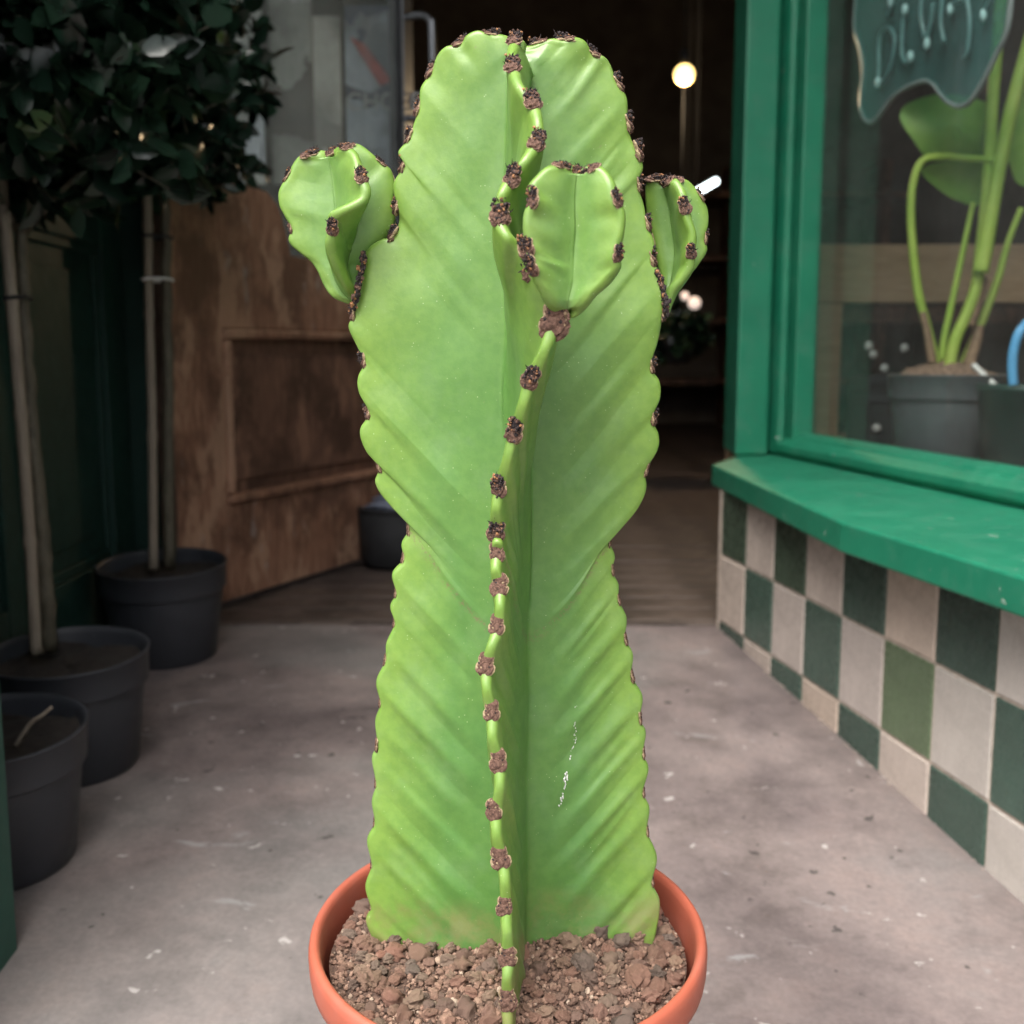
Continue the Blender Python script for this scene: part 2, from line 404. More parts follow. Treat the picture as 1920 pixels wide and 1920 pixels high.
def glass_mat(name, tint=(1, 1, 1), refl=1.0, haze=0.0, hcol=(0.45, 0.46, 0.45)):
    m, nt, b = mat(name)
    nt.nodes.remove(b)
    tr = N(nt, 'ShaderNodeBsdfTransparent'); tr.inputs['Color'].default_value = (*tint, 1)
    gl = N(nt, 'ShaderNodeBsdfGlossy'); gl.inputs['Roughness'].default_value = 0.02
    lw = N(nt, 'ShaderNodeLayerWeight'); lw.inputs['Blend'].default_value = 0.5
    pw5 = N(nt, 'ShaderNodeMath', operation='POWER'); pw5.inputs[1].default_value = 5.0; L(nt, lw.outputs['Facing'], pw5.inputs[0])
    mm = N(nt, 'ShaderNodeMath', operation='MULTIPLY_ADD'); mm.inputs[1].default_value = 0.9 * refl; mm.inputs[2].default_value = 0.04 * refl; L(nt, pw5.outputs[0], mm.inputs[0])
    ms = N(nt, 'ShaderNodeMixShader'); L(nt, mm.outputs[0], ms.inputs[0]); L(nt, tr.outputs[0], ms.inputs[1]); L(nt, gl.outputs[0], ms.inputs[2])
    out = ms.outputs[0]
    if haze:
        df = N(nt, 'ShaderNodeBsdfDiffuse'); df.inputs['Color'].default_value = (*hcol, 1)
        v = objvec(nt); f = noise(nt, 7, 5, 0.6, v)
        h = N(nt, 'ShaderNodeMath', operation='MULTIPLY'); h.inputs[1].default_value = haze * 2; L(nt, f, h.inputs[0])
        m2 = N(nt, 'ShaderNodeMixShader'); L(nt, h.outputs[0], m2.inputs[0]); L(nt, out, m2.inputs[1]); L(nt, df.outputs[0], m2.inputs[2]); out = m2.outputs[0]
    L(nt, out, nt.nodes['Material Output'].inputs['Surface'])
    return m
M['glass'] = glass_mat('dusty_window_glass', (0.95, 0.97, 0.96), 1.0, 0.040)  # thin grey veil mixed over the pane
M['acrylic'] = glass_mat('teal_acrylic', (0.50, 0.80, 0.77), 1.0, 0.30, (0.16, 0.40, 0.39))
M['acrylic_edge'] = simple('acrylic_cut_edge', (0.30, 0.36, 0.36), 0.3, 0, 0.2, 20)
M['tubeglass'] = simple('unlit_tube', (0.13, 0.30, 0.30), 0.3, 0, 0.2, 60)
M['tubetip'] = simple('tube_tip', (0.50, 0.80, 0.80), 0.35, 0, 0.1, 60)
def emit(name, c, s):
    m, nt, b = mat(name)
    b.inputs['Base Color'].default_value = (*c, 1); b.inputs['Emission Color'].default_value = (*c, 1); b.inputs['Emission Strength'].default_value = s
    return m
M['bulb'] = emit('warm_bulb', (1.0, 0.66, 0.22), 2.0)
M['tubelight'] = emit('cool_tube', (0.85, 0.97, 1.0), 3.5)
M['faintbulb'] = emit('small_frosted_bulb', (0.9, 0.72, 0.62), 0.45)

# ================================================================== SETTING
# ---- ground: entrance slab falling towards the street, level pavement and street behind the camera
Y_TH = 2.56                                   # threshold of the shop
ys = np.r_[np.linspace(Y_TH, -0.4, 40)]
xs = np.linspace(-4, 4, 60)
gz = lambda x, y: floor_z(y) + 0.0015 * np.sin(3.1 * x + 1.7 * y) + 0.001 * np.sin(9 * x - 5 * y)
V = [(x, y, gz(x, y)) for y in ys for x in xs]
nx = len(xs)
F = [(i * nx + j, (i + 1) * nx + j, (i + 1) * nx + j + 1, i * nx + j + 1) for i in range(len(ys) - 1) for j in range(nx - 1)]
tag(obj('entrance_slab', V, F, M['concrete']), 'worn grey-brown concrete slab of the shop entrance under the pots', 'ground', kind='structure')
zp = floor_z(-0.4) - 0.004
tag(obj('pavement', *(lambda b: (b[0], b[1]))(box(-60, 60, -4.2, -0.4, zp - 0.3, zp)), M['concrete'], smooth=False), 'level concrete pavement in front of the shop', 'pavement', kind='structure')
tag(obj('road', *box(-60, 60, -60, -4.2, zp - 0.5, zp - 0.12), M['asphalt'], smooth=False), 'dark asphalt street beyond the pavement', 'road', kind='structure')

# ---- shop floor boards
TH_Z = floor_z(Y_TH) + 0.003
sf = obj('shop_floor', *box(-1.9, 3.6, Y_TH, 10.2, TH_Z - 0.12, TH_Z - 0.012), M['black'], smooth=False)
tag(sf, 'dark worn wooden board floor inside the shop doorway', 'floor', kind='structure')
y = Y_TH + 0.005
bw = 0.125
pv, pf = box(-1.78, 3.55, -bw / 2 + 0.002, bw / 2 - 0.002, -0.012, 0)
pl_me = mesh_of('floor_plank', pv, pf, M['plank'], False)
k = 0
while y < 9.9:
    o = link('floor_plank', pl_me, sf, (random.uniform(-0.03, 0.03), y + bw / 2, TH_Z + random.uniform(-0.0015, 0.0015)))
    b = o.modifiers.new('bevel', 'BEVEL'); b.width = 0.003; b.segments = 1
    y += bw; k += 1
th = obj('threshold', *box(-0.9, 0.60, Y_TH - 0.03, Y_TH + 0.004, TH_Z - 0.06, TH_Z - 0.001), M['plank'], sf, False, 0.003)

# ---- interior shell
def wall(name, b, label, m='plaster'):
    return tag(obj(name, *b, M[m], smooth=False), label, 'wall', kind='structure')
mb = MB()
for bb in ((2.56, 2.68, -0.1, 4.2), (3.52, 10.2, -0.1, 4.2), (2.68, 3.52, -0.1, 0.9), (2.68, 3.52, 3.6, 4.2)): mb.add(*box(-1.9, -1.8, *bb))  # gap in the unseen wall, added to bring daylight inside
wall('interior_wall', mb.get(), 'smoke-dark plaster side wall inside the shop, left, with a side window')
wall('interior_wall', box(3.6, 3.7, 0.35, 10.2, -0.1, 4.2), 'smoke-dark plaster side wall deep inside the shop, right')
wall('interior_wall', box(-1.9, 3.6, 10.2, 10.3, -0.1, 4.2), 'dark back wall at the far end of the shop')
wall('entrance_ceiling', box(-1.9, 3.7, 0.95, 10.3, 4.2, 4.4), 'plain ceiling over the shop entrance and interior', 'soffit')
wall('upper_facade', box(-1.9, 8, 0.80, 0.95, 4.12, 9.0), 'pale rendered building front above the entrance', 'stucco')
beam_c = obj('ceiling_beam', *box(-1.8, 3.6, 5.9, 6.05, 3.6, 4.195), M['doorpanel'], smooth=False)
tag(beam_c, 'dark wooden ceiling beam crossing the shop interior', 'beam')

# ---- left side: pier and green panelled wall in darkened paint
pier = thing('entrance_pier', 'dark green painted pier at the left edge of the entrance', 'pier', (-0.9, 1.1, 0))
obj('shaft', *box(-1.6, -0.598, 0.955, 1.27, -0.06, 4.195), M['jambgreen'], pier, False, 0.004)
obj('plinth', *box(-1.6, -0.592, 0.949, 1.262, -0.06, 0.012), M['jambgreen'], pier, False, 0.003)
wall('left_facade', box(-1.9, -1.6, 0.955, 1.2, -0.1, 4.195), 'dark green shop front continuing to the left outside the entrance', 'jambgreen')
pw = thing('panelled_wall', 'bottle green wooden panelled wall behind the potted trees', 'wall', (-0.9, 1.9, 0))
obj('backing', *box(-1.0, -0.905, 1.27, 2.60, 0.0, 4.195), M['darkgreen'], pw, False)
for (a, c) in ((1.275, 1.40), (1.93, 2.05), (2.47, 2.598)):
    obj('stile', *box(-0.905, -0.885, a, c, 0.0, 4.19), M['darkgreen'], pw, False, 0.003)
for z0, z1 in ((0.0, 0.30), (0.98, 1.10), (2.9, 4.19)):
    for (a, c) in ((1.40, 1.93), (2.05, 2.47)):
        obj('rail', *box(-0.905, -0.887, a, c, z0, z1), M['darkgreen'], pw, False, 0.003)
for (a, c) in ((1.40, 1.93), (2.05, 2.47)):
    for z0, z1 in ((0.30, 0.98), (1.10, 3.8)):
        mb = MB()
        for bb in ((a, c, z0, z0 + 0.02), (a, c, z1 - 0.02, z1), (a, a + 0.02, z0 + 0.02, z1 - 0.02), (c - 0.02, c, z0 + 0.02, z1 - 0.02)):
            mb.add(*box(-0.905, -0.895, *bb))
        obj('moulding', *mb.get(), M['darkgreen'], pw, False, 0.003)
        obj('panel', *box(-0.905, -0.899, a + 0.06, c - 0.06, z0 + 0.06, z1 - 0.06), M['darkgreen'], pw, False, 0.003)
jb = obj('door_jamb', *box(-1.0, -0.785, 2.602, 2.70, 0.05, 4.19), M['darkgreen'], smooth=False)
tag(jb, 'dark green door jamb between panelled wall and wooden door', 'door jamb')
wall('interior_front_wall', box(-1.9, -1.0, 2.45, 2.56, -0.1, 4.2), 'inner wall left of the doorway, hidden behind the panelling')

# ---- right side: tiled stall riser
A_W = 0.164
w_al = np.array([math.sin(A_W), -math.cos(A_W)])           # along the wall, towards the street
w_in = np.array([math.cos(A_W), math.sin(A_W)])            # into the wall
W0 = np.array([0.4755, 2.518]) 
PT = 0.153
Z_J1 = CAM_H - 0.455
Z_SB, Z_ST = 0.444, 0.492
riser = thing('tiled_stall_riser', 'low wall under the shop window clad in chequered dark green and cream tiles', 'wall', (0.6, 1.8, 0))
obj('grout_bed', *frame_box(W0, w_al, w_in, 0.0, 2.35, 0.0035, 0.12, -0.10, Z_SB - 0.002), M['grout'], riser, False)
obj('end_return', *frame_box(W0, w_al, w_in, -0.012, -0.0005, 0.0, 0.12, -0.10, Z_SB - 0.002), M['grout'], riser, False)
TS = PT - 0.0055
def tile_mesh(h0, h1):
    b = 0.0018
    x0, x1, z0, z1 = -TS / 2, TS / 2, h0, h1
    v = [(x0, 0.008, z0), (x1, 0.008, z0), (x1, 0.008, z1), (x0, 0.008, z1),
         (x0, b, z0), (x1, b, z0), (x1, b, z1), (x0, b, z1),
         (x0 + b, 0, z0 + b), (x1 - b, 0, z0 + b), (x1 - b, 0, z1 - b), (x0 + b, 0, z1 - b)]
    f = []
    for a in (0, 4):
        for i in range(4):
            j = (i + 1) % 4; f.append((a + i, a + j, a + 4 + j, a + 4 + i))
    f.append((8, 9, 10, 11))
    return mesh_of('tile', v, f, M['tile'], False)
t_full = tile_mesh(-TS / 2, TS / 2)
t_top = tile_mesh(-TS / 2, TS / 2 - 0.006)
rotw = math.atan2(w_al[1], w_al[0])
for r in range(3):
    for c in range(15):
        p = W0 + w_al * ((c + 0.5) * PT) + w_in * random.uniform(-0.0004, 0.0006)
        z = Z_J1 + PT / 2 - r * PT
        o = link('tile', t_top if r == 0 else t_full, riser, (p[0], p[1], z))
        o.rotation_euler = (random.uniform(-0.003, 0.003), random.uniform(-0.004, 0.004), rotw + random.uniform(-0.004, 0.004))
        if (c + r) % 2 == 0:
            t = random.uniform(0.8, 1.2)
            o.color = (0.052 * t, 0.092 * t, 0.072 * t, 1)
            if r == 1 and c == 5: o.color = (0.115, 0.165, 0.092, 1)
            if r == 0 and c in (0, 2): o.color = (0.055, 0.085, 0.058, 1)
        else:
            t = random.uniform(0.93, 1.06)
            warm = random.uniform(-0.02, 0.03)
            o.color = ((0.56 + warm) * t, 0.480 * t, (0.420 - warm) * t, 1)
            if c >= 6: o.color = (0.53 * t, 0.49 * t, 0.445 * t, 1)
# dark dirt line, broken plaster lumps where riser meets slab
lm, lf = lathe([(0, 0.004), (0.006, 0.003), (0.009, 0.0)], 7)
mb = MB()
for i in range(150):
    t = random.uniform(0, 1.6); p = W0 + w_al * t - w_in * random.uniform(-0.001, 0.006)
    s = random.uniform(0.12, 0.45)
    vv = lm * np.array([s, s, s * 1.2]) * rng.uniform(0.7, 1.3, 3) + np.array([p[0], p[1], gz(p[0], p[1]) - 0.001])
    mb.add(vv, lf)
obj('mortar_crumbs', *mb.get(), simple('dirty_mortar', (0.30, 0.25, 0.21), 0.95, 0, 0.5, 90), riser)['kind'] = 'stuff'

# ---- sill
A_Q = math.radians(10.0)
q_al = np.array([math.sin(A_Q), -math.cos(A_Q)]); q_in = np.array([math.cos(A_Q), math.sin(A_Q)])
Q0 = np.array([0.675, 2.95])
def qp(t, d=0.0): return Q0 + q_al * t + q_in * d
sw = thing('shop_window', 'emerald green painted shop window with deep sloping sill and large pane', 'window', (0.75, 2.3, 0.45))
front = [(0.470, 2.62), (0.4775, 2.42), (0.510, 1.715), (0.595, 1.278), (0.86, -0.085)]
back = [tuple(qp(3.0)), tuple(qp(0.0)), (0.60, 2.90)]
obj('sill', *prism([*front, (1.30, -0.085), *back], Z_SB, Z_ST), M['green'], sw, False, 0.004)
# corner post (square, door side)
obj('corner_post', *prism([(0.565, 2.83), (0.649, 2.842), (0.678, 3.02), (0.577, 3.05)], Z_ST + 0.002, 4.19), M['green'], sw, False, 0.006)
# stile of the window frame on the window plane
obj('stile_bead', *prism([qp(0.02, -0.030), qp(0.06, -0.026), qp(0.105, -0.020), qp(0.112, 0.0), qp(0.02, 0.0)], Z_ST + 0.002, 4.19), M['green'], sw, False, 0.010)
obj('stile', *frame_box(Q0, q_al, q_in, 0.02, 0.150, 0.002, 0.058, Z_ST + 0.002, 4.19), M['green'], sw, False, 0.004)
# bottom rail: bevelled two step moulding
RT = 0.150
def moulded(t0, t1, prof):
    n = len(prof); v = []
    for t in (t0, t1):
        for d, z in prof:
            p = qp(t, d); v.append((p[0], p[1], z))
    f = [(i, (i + 1) % n, n + (i + 1) % n, n + i) for i in range(n)] + [tuple(range(n))[::-1], tuple(range(n, 2 * n))]
    return v, f
zb = Z_ST + 0.002
obj('bottom_rail', *moulded(RT - 0.055, 2.95, [(0.058, zb), (-0.014, zb), (-0.022, zb + 0.012), (-0.020, zb + 0.028), (-0.004, zb + 0.040), (0.004, zb + 0.044), (0.010, zb + 0.052), (0.030, zb + 0.058), (0.058, zb + 0.058)]), M['green'], sw, False, 0.002)
obj('glass_pane', *frame_box(Q0, q_al, q_in, RT - 0.004, 2.94, 0.048, 0.052, zb + 0.055, 4.09), M['glass'], sw, False)
obj('head_rail', *frame_box(Q0, q_al, q_in, RT, 2.95, 0.0, 0.045, 4.08, 4.19), M['green'], sw, False, 0.004)
p3 = qp(2.96)
wall('right_facade', box(p3[0], 3.6, -0.02, 0.34, -0.12, 4.20), 'shop front continuing to the right outside the frame', 'stucco')
wall('right_soffit', box(0.9, 3.7, 0.0, 0.79, 4.21, 4.4), 'soffit over the right hand shop window', 'soffit')
# display board inside the window
db = prism([qp(0.16, 0.062), qp(2.95, 0.062), (3.5, 0.4), (3.5, 3.55), (0.83, 3.55)], 0.47, 0.50)
tag(obj('window_board', *db, M['doorpanel'], smooth=False), 'dark boarded display floor inside the shop window', 'display board', kind='structure')

# ================================================================== CACTUS
def gsmooth(A, s):
    r = int(3 * s) + 1; k = np.exp(-0.5 * (np.arange(-r, r + 1) / s) ** 2); k /= k.sum()
    P = np.vstack([2 * A[0] - A[r:0:-1], A, 2 * A[-1] - A[-2:-r - 2:-1]])
    return np.stack([np.convolve(P[:, i], k, 'valid') for i in range(3)], 1)
def resample(P, ph, anchors, rows):
    """anchors: [(index in P, u)] -> rows samples uniform in u"""
    d = np.r_[0, np.cumsum(np.linalg.norm(np.diff(P, axis=0), axis=1))]
    u = np.zeros(len(P))
    for (i0, u0), (i1, u1) in zip(anchors[:-1], anchors[1:]):
        seg = (d[i0:i1 + 1] - d[i0]) / (d[i1] - d[i0]); u[i0:i1 + 1] = u0 + (u1 - u0) * seg
    uu = np.linspace(0, 1, rows)
    return np.stack([np.interp(uu, u, P[:, k]) for k in range(3)], 1), np.interp(uu, u, ph), u
def loft(C, E, PH, smooth_rows, rv, he=0.0045, amp=0.0035, nf=24, na=7, wave=0.0012, seed=0, rib_amp=(1, 1, 1, 1), pit=0.006, organic=0.0009, flat_top=None):
    """C rows x 3 core line; E list of ribs (counter-clockwise) rows x 3; PH areole phase per rib"""
    rows = len(C); R = len(E)
    r2 = np.random.default_rng(seed)
    es, ns, Ls, Ts = [], [], [], []
    for i in range(R):
        Es = gsmooth(E[i], smooth_rows)
        e = gsmooth(Es, smooth_rows) - C; Ln = np.linalg.norm(E[i] - C, axis=1); Ln = gsmooth(np.stack([Ln] * 3, 1), smooth_rows * 0.6)[:, 0]; e = e / (np.linalg.norm(e, axis=1)[:, None] + 1e-9)
        es_ = gsmooth(e, smooth_rows * 0.7); es_ /= np.linalg.norm(es_, axis=1)[:, None] + 1e-9
        T = np.gradient(Es, axis=0); T /= np.linalg.norm(T, axis=1)[:, None] + 1e-9
        n = np.cross(T, es_); n /= np.linalg.norm(n, axis=1)[:, None] + 1e-9
        n = gsmooth(n, smooth_rows * 0.5); n /= np.linalg.norm(n, axis=1)[:, None] + 1e-9
        es.append(e); ns.append(n); Ls.append(Ln); Ts.append(T)
    ring, edge = [], []
    th = np.linspace(-np.pi / 2, np.pi / 2, na)
    tt = np.linspace(0, 1, nf + 1)
    for i in range(R):
        pv_, nx_ = (i - 1) % R, (i + 1) % R
        n, Ln = ns[i], Ls[i]
        Eb = gsmooth(E[i], smooth_rows * 0.8)
        e = Eb - C; e /= np.linalg.norm(e, axis=1)[:, None] + 1e-9
        dE = E[i] - Eb
        hh = np.minimum(he * (1 + 0.12 * np.cos(2 * np.pi * PH[i])), 0.25 * Ln + 1e-5)[:, None]
        ph = PH[i]
        fade = np.ones(rows) if flat_top is None else (1 - 0.85 * np.exp(-((np.linspace(0, 1, rows) - 0.45) / 0.045) ** 2)) * (1 - flat_top[i] * np.clip((np.linspace(0, 1, rows) - 0.50) / 0.14, 0, 1))
        puff = 0.65 * (0.5 - 0.5 * np.cos(2 * np.pi * ph)) + 0.35 * np.abs(np.sin(np.pi * ph)) - 0.55
        fine = np.cos(4 * np.pi * ph + np.interp(ph, np.arange(-2, 60), r2.uniform(-1.2, 1.2, 62))) * np.interp(ph, np.arange(-2, 60), r2.uniform(0.0, 1.0, 62))
        jit = np.interp(ph, np.arange(-2, 60), r2.uniform(0.35, 1.5, 62))
        sway = np.interp(ph, np.arange(-2, 60) + 0.5, r2.uniform(-1, 1, 62))
        for side in (-1, 1):
            j = pv_ if side < 0 else nx_
            bis = es[i] + es[j]; bis /= np.linalg.norm(bis, axis=1)[:, None] + 1e-9
            rvv = np.minimum(rv, 0.45 * np.minimum(Ln, Ls[j]))[:, None]
            Vv = C + bis * rvv
            Sh = Eb - e * hh + side * n * hh
            m_ = e - bis * np.sum(e * bis, 1)[:, None]; m_ /= np.linalg.norm(m_, axis=1)[:, None] + 1e-9
            D = np.linalg.norm(Sh - Vv, axis=1)[:, None]
            P1 = Vv + m_ * D * 0.22
            P2 = Sh - e * D * 0.45 + side * n * np.minimum(0.0045, 0.06 * D)
            col, ec = [], []
            for t in tt[:-1] if side < 0 else tt[1:-1][::-1]:
                p = (1 - t) ** 3 * Vv + 3 * (1 - t) ** 2 * t * P1 + 3 * (1 - t) * t * t * P2 + t ** 3 * Sh
                sd0 = np.sum((p - C) * n, 1) * side
                hm = np.minimum(0.0060, 0.13 * Ln) * (1 - t ** 6)
                p = p + n * (side * (0.5 * (sd0 + hm + np.sqrt((sd0 - hm) ** 2 + 6e-6)) - sd0) * (1 - t ** 6))[:, None]
                w = np.clip((t - 0.12) / 0.5, 0, 1); w = w * w * (3 - 2 * w) * (1.0 - 0.55 * np.clip((t - 0.85) / 0.15, 0, 1)); wf_ = np.clip((t - 0.40) / 0.3, 0, 1) * (1 - np.clip((t - 0.85) / 0.15, 0, 1))
                sc = np.clip(Ln / 0.06, 0.15, 1.0)
                disp = amp * sc * (jit * puff * w * fade + 0.24 * fine * wf_ * fade ** 2)
                lat = wave * sway * w * sc
                w2 = np.clip((t - 0.60) / 0.38, 0, 1); w2 = w2 * w2 * (3 - 2 * w2)
                org = organic * w * np.sin(p[:, 2] * 61 + t * 3 + i) * np.cos(p[:, 2] * 23 + t * 4 + 2 * i)
                col.append(p + dE * w2 + n * (side * (disp * rib_amp[i] + org) + lat)[:, None]); ec.append(np.full(rows, t))
            if side < 0:
                ring += col; edge += ec
                lat = (wave * sway * 0.9 * np.clip(Ln / 0.06, 0.15, 1.0))[:, None]
                for a in th:
                    ring.append(E[i] - e * hh + e * hh * math.cos(a) + n * hh * math.sin(a) + n * lat * 0.0 + n * lat); edge.append(np.full(rows, 1.0))
            else:
                ring += col; edge += ec
    ring = np.stack(ring, 1); edge = np.stack(edge, 1)           # rows x K x 3
    K = ring.shape[1]
    f = []
    for r in range(rows - 1):
        a = r * K
        for k in range(K):
            k2 = (k + 1) % K
            f.append((a + k, a + k2, a + K + k2, a + K + k))
    v = ring.reshape(-1, 3)
    f += [((rows - 1) * K + k, (rows - 1) * K + (k + 1) % K, rows * K) for k in range(K)]
    v = np.vstack([v, C[-1:] - np.array([[0, 0, pit]])])
    return v, f, np.r_[edge.reshape(-1), 0.0], es, ns, Ts
def add_attr(me, name, vals):
    a = me.attributes.new(name, 'FLOAT', 'POINT'); a.data.foreach_set('value', np.asarray(vals, np.float32))

def yax(z): return 0.80 - 0.035 * (z - 0.3)
def on_plane(px, py, dy=0.0, n=3):
    y = 0.8
    for _ in range(n):
        p = at(px, py, y); y = yax(p[2]) + dy
    return at(px, py, y)
# measured rims of the two side ribs, bottom to top: a = areole, b = swelling between two areoles
LEFT = [(735, 1840, 'b'), (712, 1775, 'b'), (699, 1752, 'b'), (687, 1722, 'b'), (695, 1698, 'a'), (685, 1660, 'b'), (697, 1619, 'a'), (689, 1572, 'b'), (703, 1540, 'a'), (698, 1500, 'b'), (705, 1467, 'a'),
        (697, 1420, 'b'), (707, 1396, 'a'), (703, 1352, 'b'), (713, 1317, 'a'), (706, 1276, 'b'), (723, 1237, 'a'), (725, 1204, 'b'), (740, 1167, 'a'), (732, 1136, 'b'), (743, 1110, 'a'),
        (736, 1074, 'b'), (757, 1046, 'a'), (753, 1018, 'b'), (767, 993, 'a'), (763, 975, 'b'), (760, 954, 'a'), (743, 943, 'b'), (719, 930, 'b'), (703, 902, 'b'), (711, 873, 'a'), (685, 842, 'b'), (675, 806, 'b'), (692, 773, 'a'),
        (674, 735, 'b'), (672, 706, 'b'), (684, 677, 'a'), (669, 648, 'b'), (653, 612, 'b'), (663, 588, 'a'), (667, 545, 'b'), (676, 500, 'b'), (690, 466, 'b'), (714, 449, 'b'), (737, 442, 'a'), (748, 412, 'b'), (744, 386, 'a'),
        (738, 345, 'b'), (757, 309, 'a'), (747, 285, 'b'), (768, 259, 'a'), (775, 235, 'b'), (786, 203, 'a'), (790, 165, 'b'), (809, 137, 'a'), (821, 104, 'b'), (838, 87, 'b'), (862, 83, 'a'), (876, 66, 'b'), (896, 58, 'b'), (917, 65, 'a'), (940, 66, 'b'), (962, 74, 'b'), (975, 84, 'b')]
RIGHT = [(1205, 1840, 'b'), (1220, 1775, 'b'), (1229, 1745, 'b'), (1237, 1690, 'b'), (1223, 1652, 'a'), (1232, 1606, 'b'), (1214, 1558, 'a'), (1218, 1515, 'b'), (1206, 1483, 'a'), (1216, 1440, 'b'), (1206, 1412, 'a'), (1211, 1372, 'b'), (1200, 1346, 'a'),
         (1205, 1305, 'b'), (1185, 1267, 'a'), (1187, 1226, 'b'), (1172, 1196, 'a'), (1175, 1158, 'b'), (1160, 1124, 'a'), (1160, 1096, 'b'), (1148, 1069, 'a'), (1153, 1041, 'b'), (1142, 1015, 'a'), (1149, 993, 'b'), (1158, 976, 'a'), (1188, 958, 'b'),
         (1207, 930, 'b'), (1212, 908, 'b'), (1211, 880, 'a'), (1233, 842, 'b'), (1235, 815, 'b'), (1224, 783, 'a'), (1238, 745, 'b'), (1237, 715, 'b'), (1221, 687, 'a'), (1233, 640, 'b'), (1239, 610, 'b'), (1242, 588, 'a'), (1250, 560, 'b'), (1246, 530, 'b'), (1233, 505, 'b'), (1221, 485, 'a'),
         (1227, 455, 'b'), (1214, 421, 'a'), (1208, 385, 'b'), (1197, 345, 'a'), (1206, 313, 'b'), (1196, 287, 'a'), (1183, 258, 'b'), (1177, 233, 'a'), (1175, 185, 'b'), (1158, 158, 'a'), (1143, 120, 'b'), (1130, 105, 'b'), (1112, 102, 'a'), (1098, 78, 'b'), (1080, 70, 'b'), (1060, 76, 'a'), (1035, 74, 'b'), (1012, 82, 'a'), (995, 86, 'b'), (980, 88, 'b')]
FRONT = [(950, 1985), (952, 1930), (952, 1877, 1), (953, 1835), (952, 1794, 1), (947, 1748), (945, 1700, 1), (945, 1655), (938, 1610, 1), (927, 1566), (925, 1521, 1), (932, 1475), (934, 1429, 1), (926, 1382), (922, 1335, 1), (911, 1292), (910, 1249, 1), (919, 1212),
         (931, 1174, 1), (934, 1136), (936, 1098, 1), (932, 1067), (931, 1036, 1), (930, 1016), (930, 997, 1), (927, 955), (935, 911, 1), (950, 858), (964, 809, 1), (981, 758), (995, 708, 1), (1018, 655), (1039, 604, 1), (1040, 555), (1012, 505), (984, 464, 1), (955, 440), (938, 402, 1), (945, 362),
         (961, 331, 1), (986, 298), (1007, 264, 1), (1012, 228), (999, 189, 1), (972, 155), (961, 122, 1), (958, 98), (964, 74, 1), (972, 70), (977, 80)]
RF_Y = [2000, 1900, 1700, 1400, 1174, 1000, 900, 800, 700, 600, 460, 330, 264, 189, 122, 98, 74, 70]
RF_R = [.104, .106, .104, .099, .089, .077, .085, .097, .107, .112, .106, .098, .090, .076, .052, .040, .026, .014]
ROWS = 640
def side_rib(T, dy, waist_px):
    P = np.array([on_plane(a, b, dy * min(1, max(0, (b - 60) / 60))) for a, b, _ in T])
    D, idx = catmull(P, 14)
    ai = [i for i, t in enumerate(T) if t[2] == 'a']
    ph = np.interp(idx, [ai[0] - 2] + ai + [len(T) - 1], [-1] + list(range(len(ai))) + [len(ai) - 0.3])
    wi = int(np.argmin([abs(t[1] - waist_px) + (0 if t[2] == 'a' else 30) for t in T]))
    return D, ph, [(0, 0.0), (wi * 14, 0.44), (len(D) - 1, 1.0)], len(ai)
DL, phL, anL, nL = side_rib(LEFT, 0.012, 993)
DR, phR, anR, nR = side_rib(RIGHT, 0.010, 1015)
PF = []
for t in FRONT:
    r = np.interp(-t[1], -np.array(RF_Y), RF_R)
    r += (-0.0022 if len(t) == 3 else 0.0016) if r > 0.03 else 0
    PF.append(on_plane(t[0], t[1], -r))
DF, iF = catmull(np.array(PF), 14)
aiF = [i for i, t in enumerate(FRONT) if len(t) == 3]; nF = len(aiF)
phF = np.interp(iF, [aiF[0] - 2] + aiF + [len(FRONT) - 1], [-1] + list(range(nF)) + [nF - 0.3])
wF = FRONT.index((931, 1036, 1)) * 14
apex = on_plane(975, 84)
# rear rib: not seen from the street, grown from the same stations
PB = []
zF = [p[2] for p in PF]
for i, t in enumerate(FRONT):
    zz = PF[i][2]
    r = np.interp(-t[1], -np.array(RF_Y), RF_R) + (-0.0022 if len(t) == 3 else 0.0016)
    if t[1] < 70.5 or i == len(FRONT) - 1: r = 0.008
    base = on_plane(960, 1000)
    PB.append(np.array([0.004 + 0.006 * math.sin(i * 0.5), yax(zz) + r, min(zz + 0.25 * max(0, 0.11 - r) * 0, apex[2] + 0.004)]))
DB, iB = catmull(np.array(PB), 14)
EL, pL, _ = resample(DL, phL, anL, ROWS)
ER, pR, _ = resample(DR, phR, anR, ROWS)
EF, pF, _ = resample(DF, phF, [(0, 0.0), (wF, 0.44), (len(DF) - 1, 1.0)], ROWS)
EB, pB, _ = resample(DB, phF, [(0, 0.0), (wF, 0.44), (len(DB) - 1, 1.0)], ROWS)
E4 = [ER, EB, EL, EF]; P4 = [pR, pB, pL, pF]
zm = gsmooth(np.mean(E4, axis=0), 24)[:, 2]
uu = np.linspace(0, 1, ROWS)
cx = np.interp(uu, [0, 0.44, 0.8, 1], [0.006, 0.006, 0.003, apex[0]])
Rm = np.mean([np.hypot(e[:, 0] - cx, e[:, 1] - yax(e[:, 2])) for e in E4], axis=0)
Rm = gsmooth(np.stack([Rm] * 3, 1), 34)[:, 0]
zc = zm - 1.08 * Rm
zc = np.minimum(zc, apex[2] - 0.010); zc = np.maximum.accumulate(zc)
CC = gsmooth(np.stack([cx, yax(zc), zc + np.linspace(0, 1e-4, ROWS)], 1), 6)
v, f, edge, es4, ns4, Ts4 = loft(CC, E4, P4, 16, 0.020, he=0.0039, amp=0.0021, seed=3, wave=0.0016, rib_amp=(1.2, 1, 0.95, 0.8), flat_top=(0.35, 0, 0.7, 0.2))
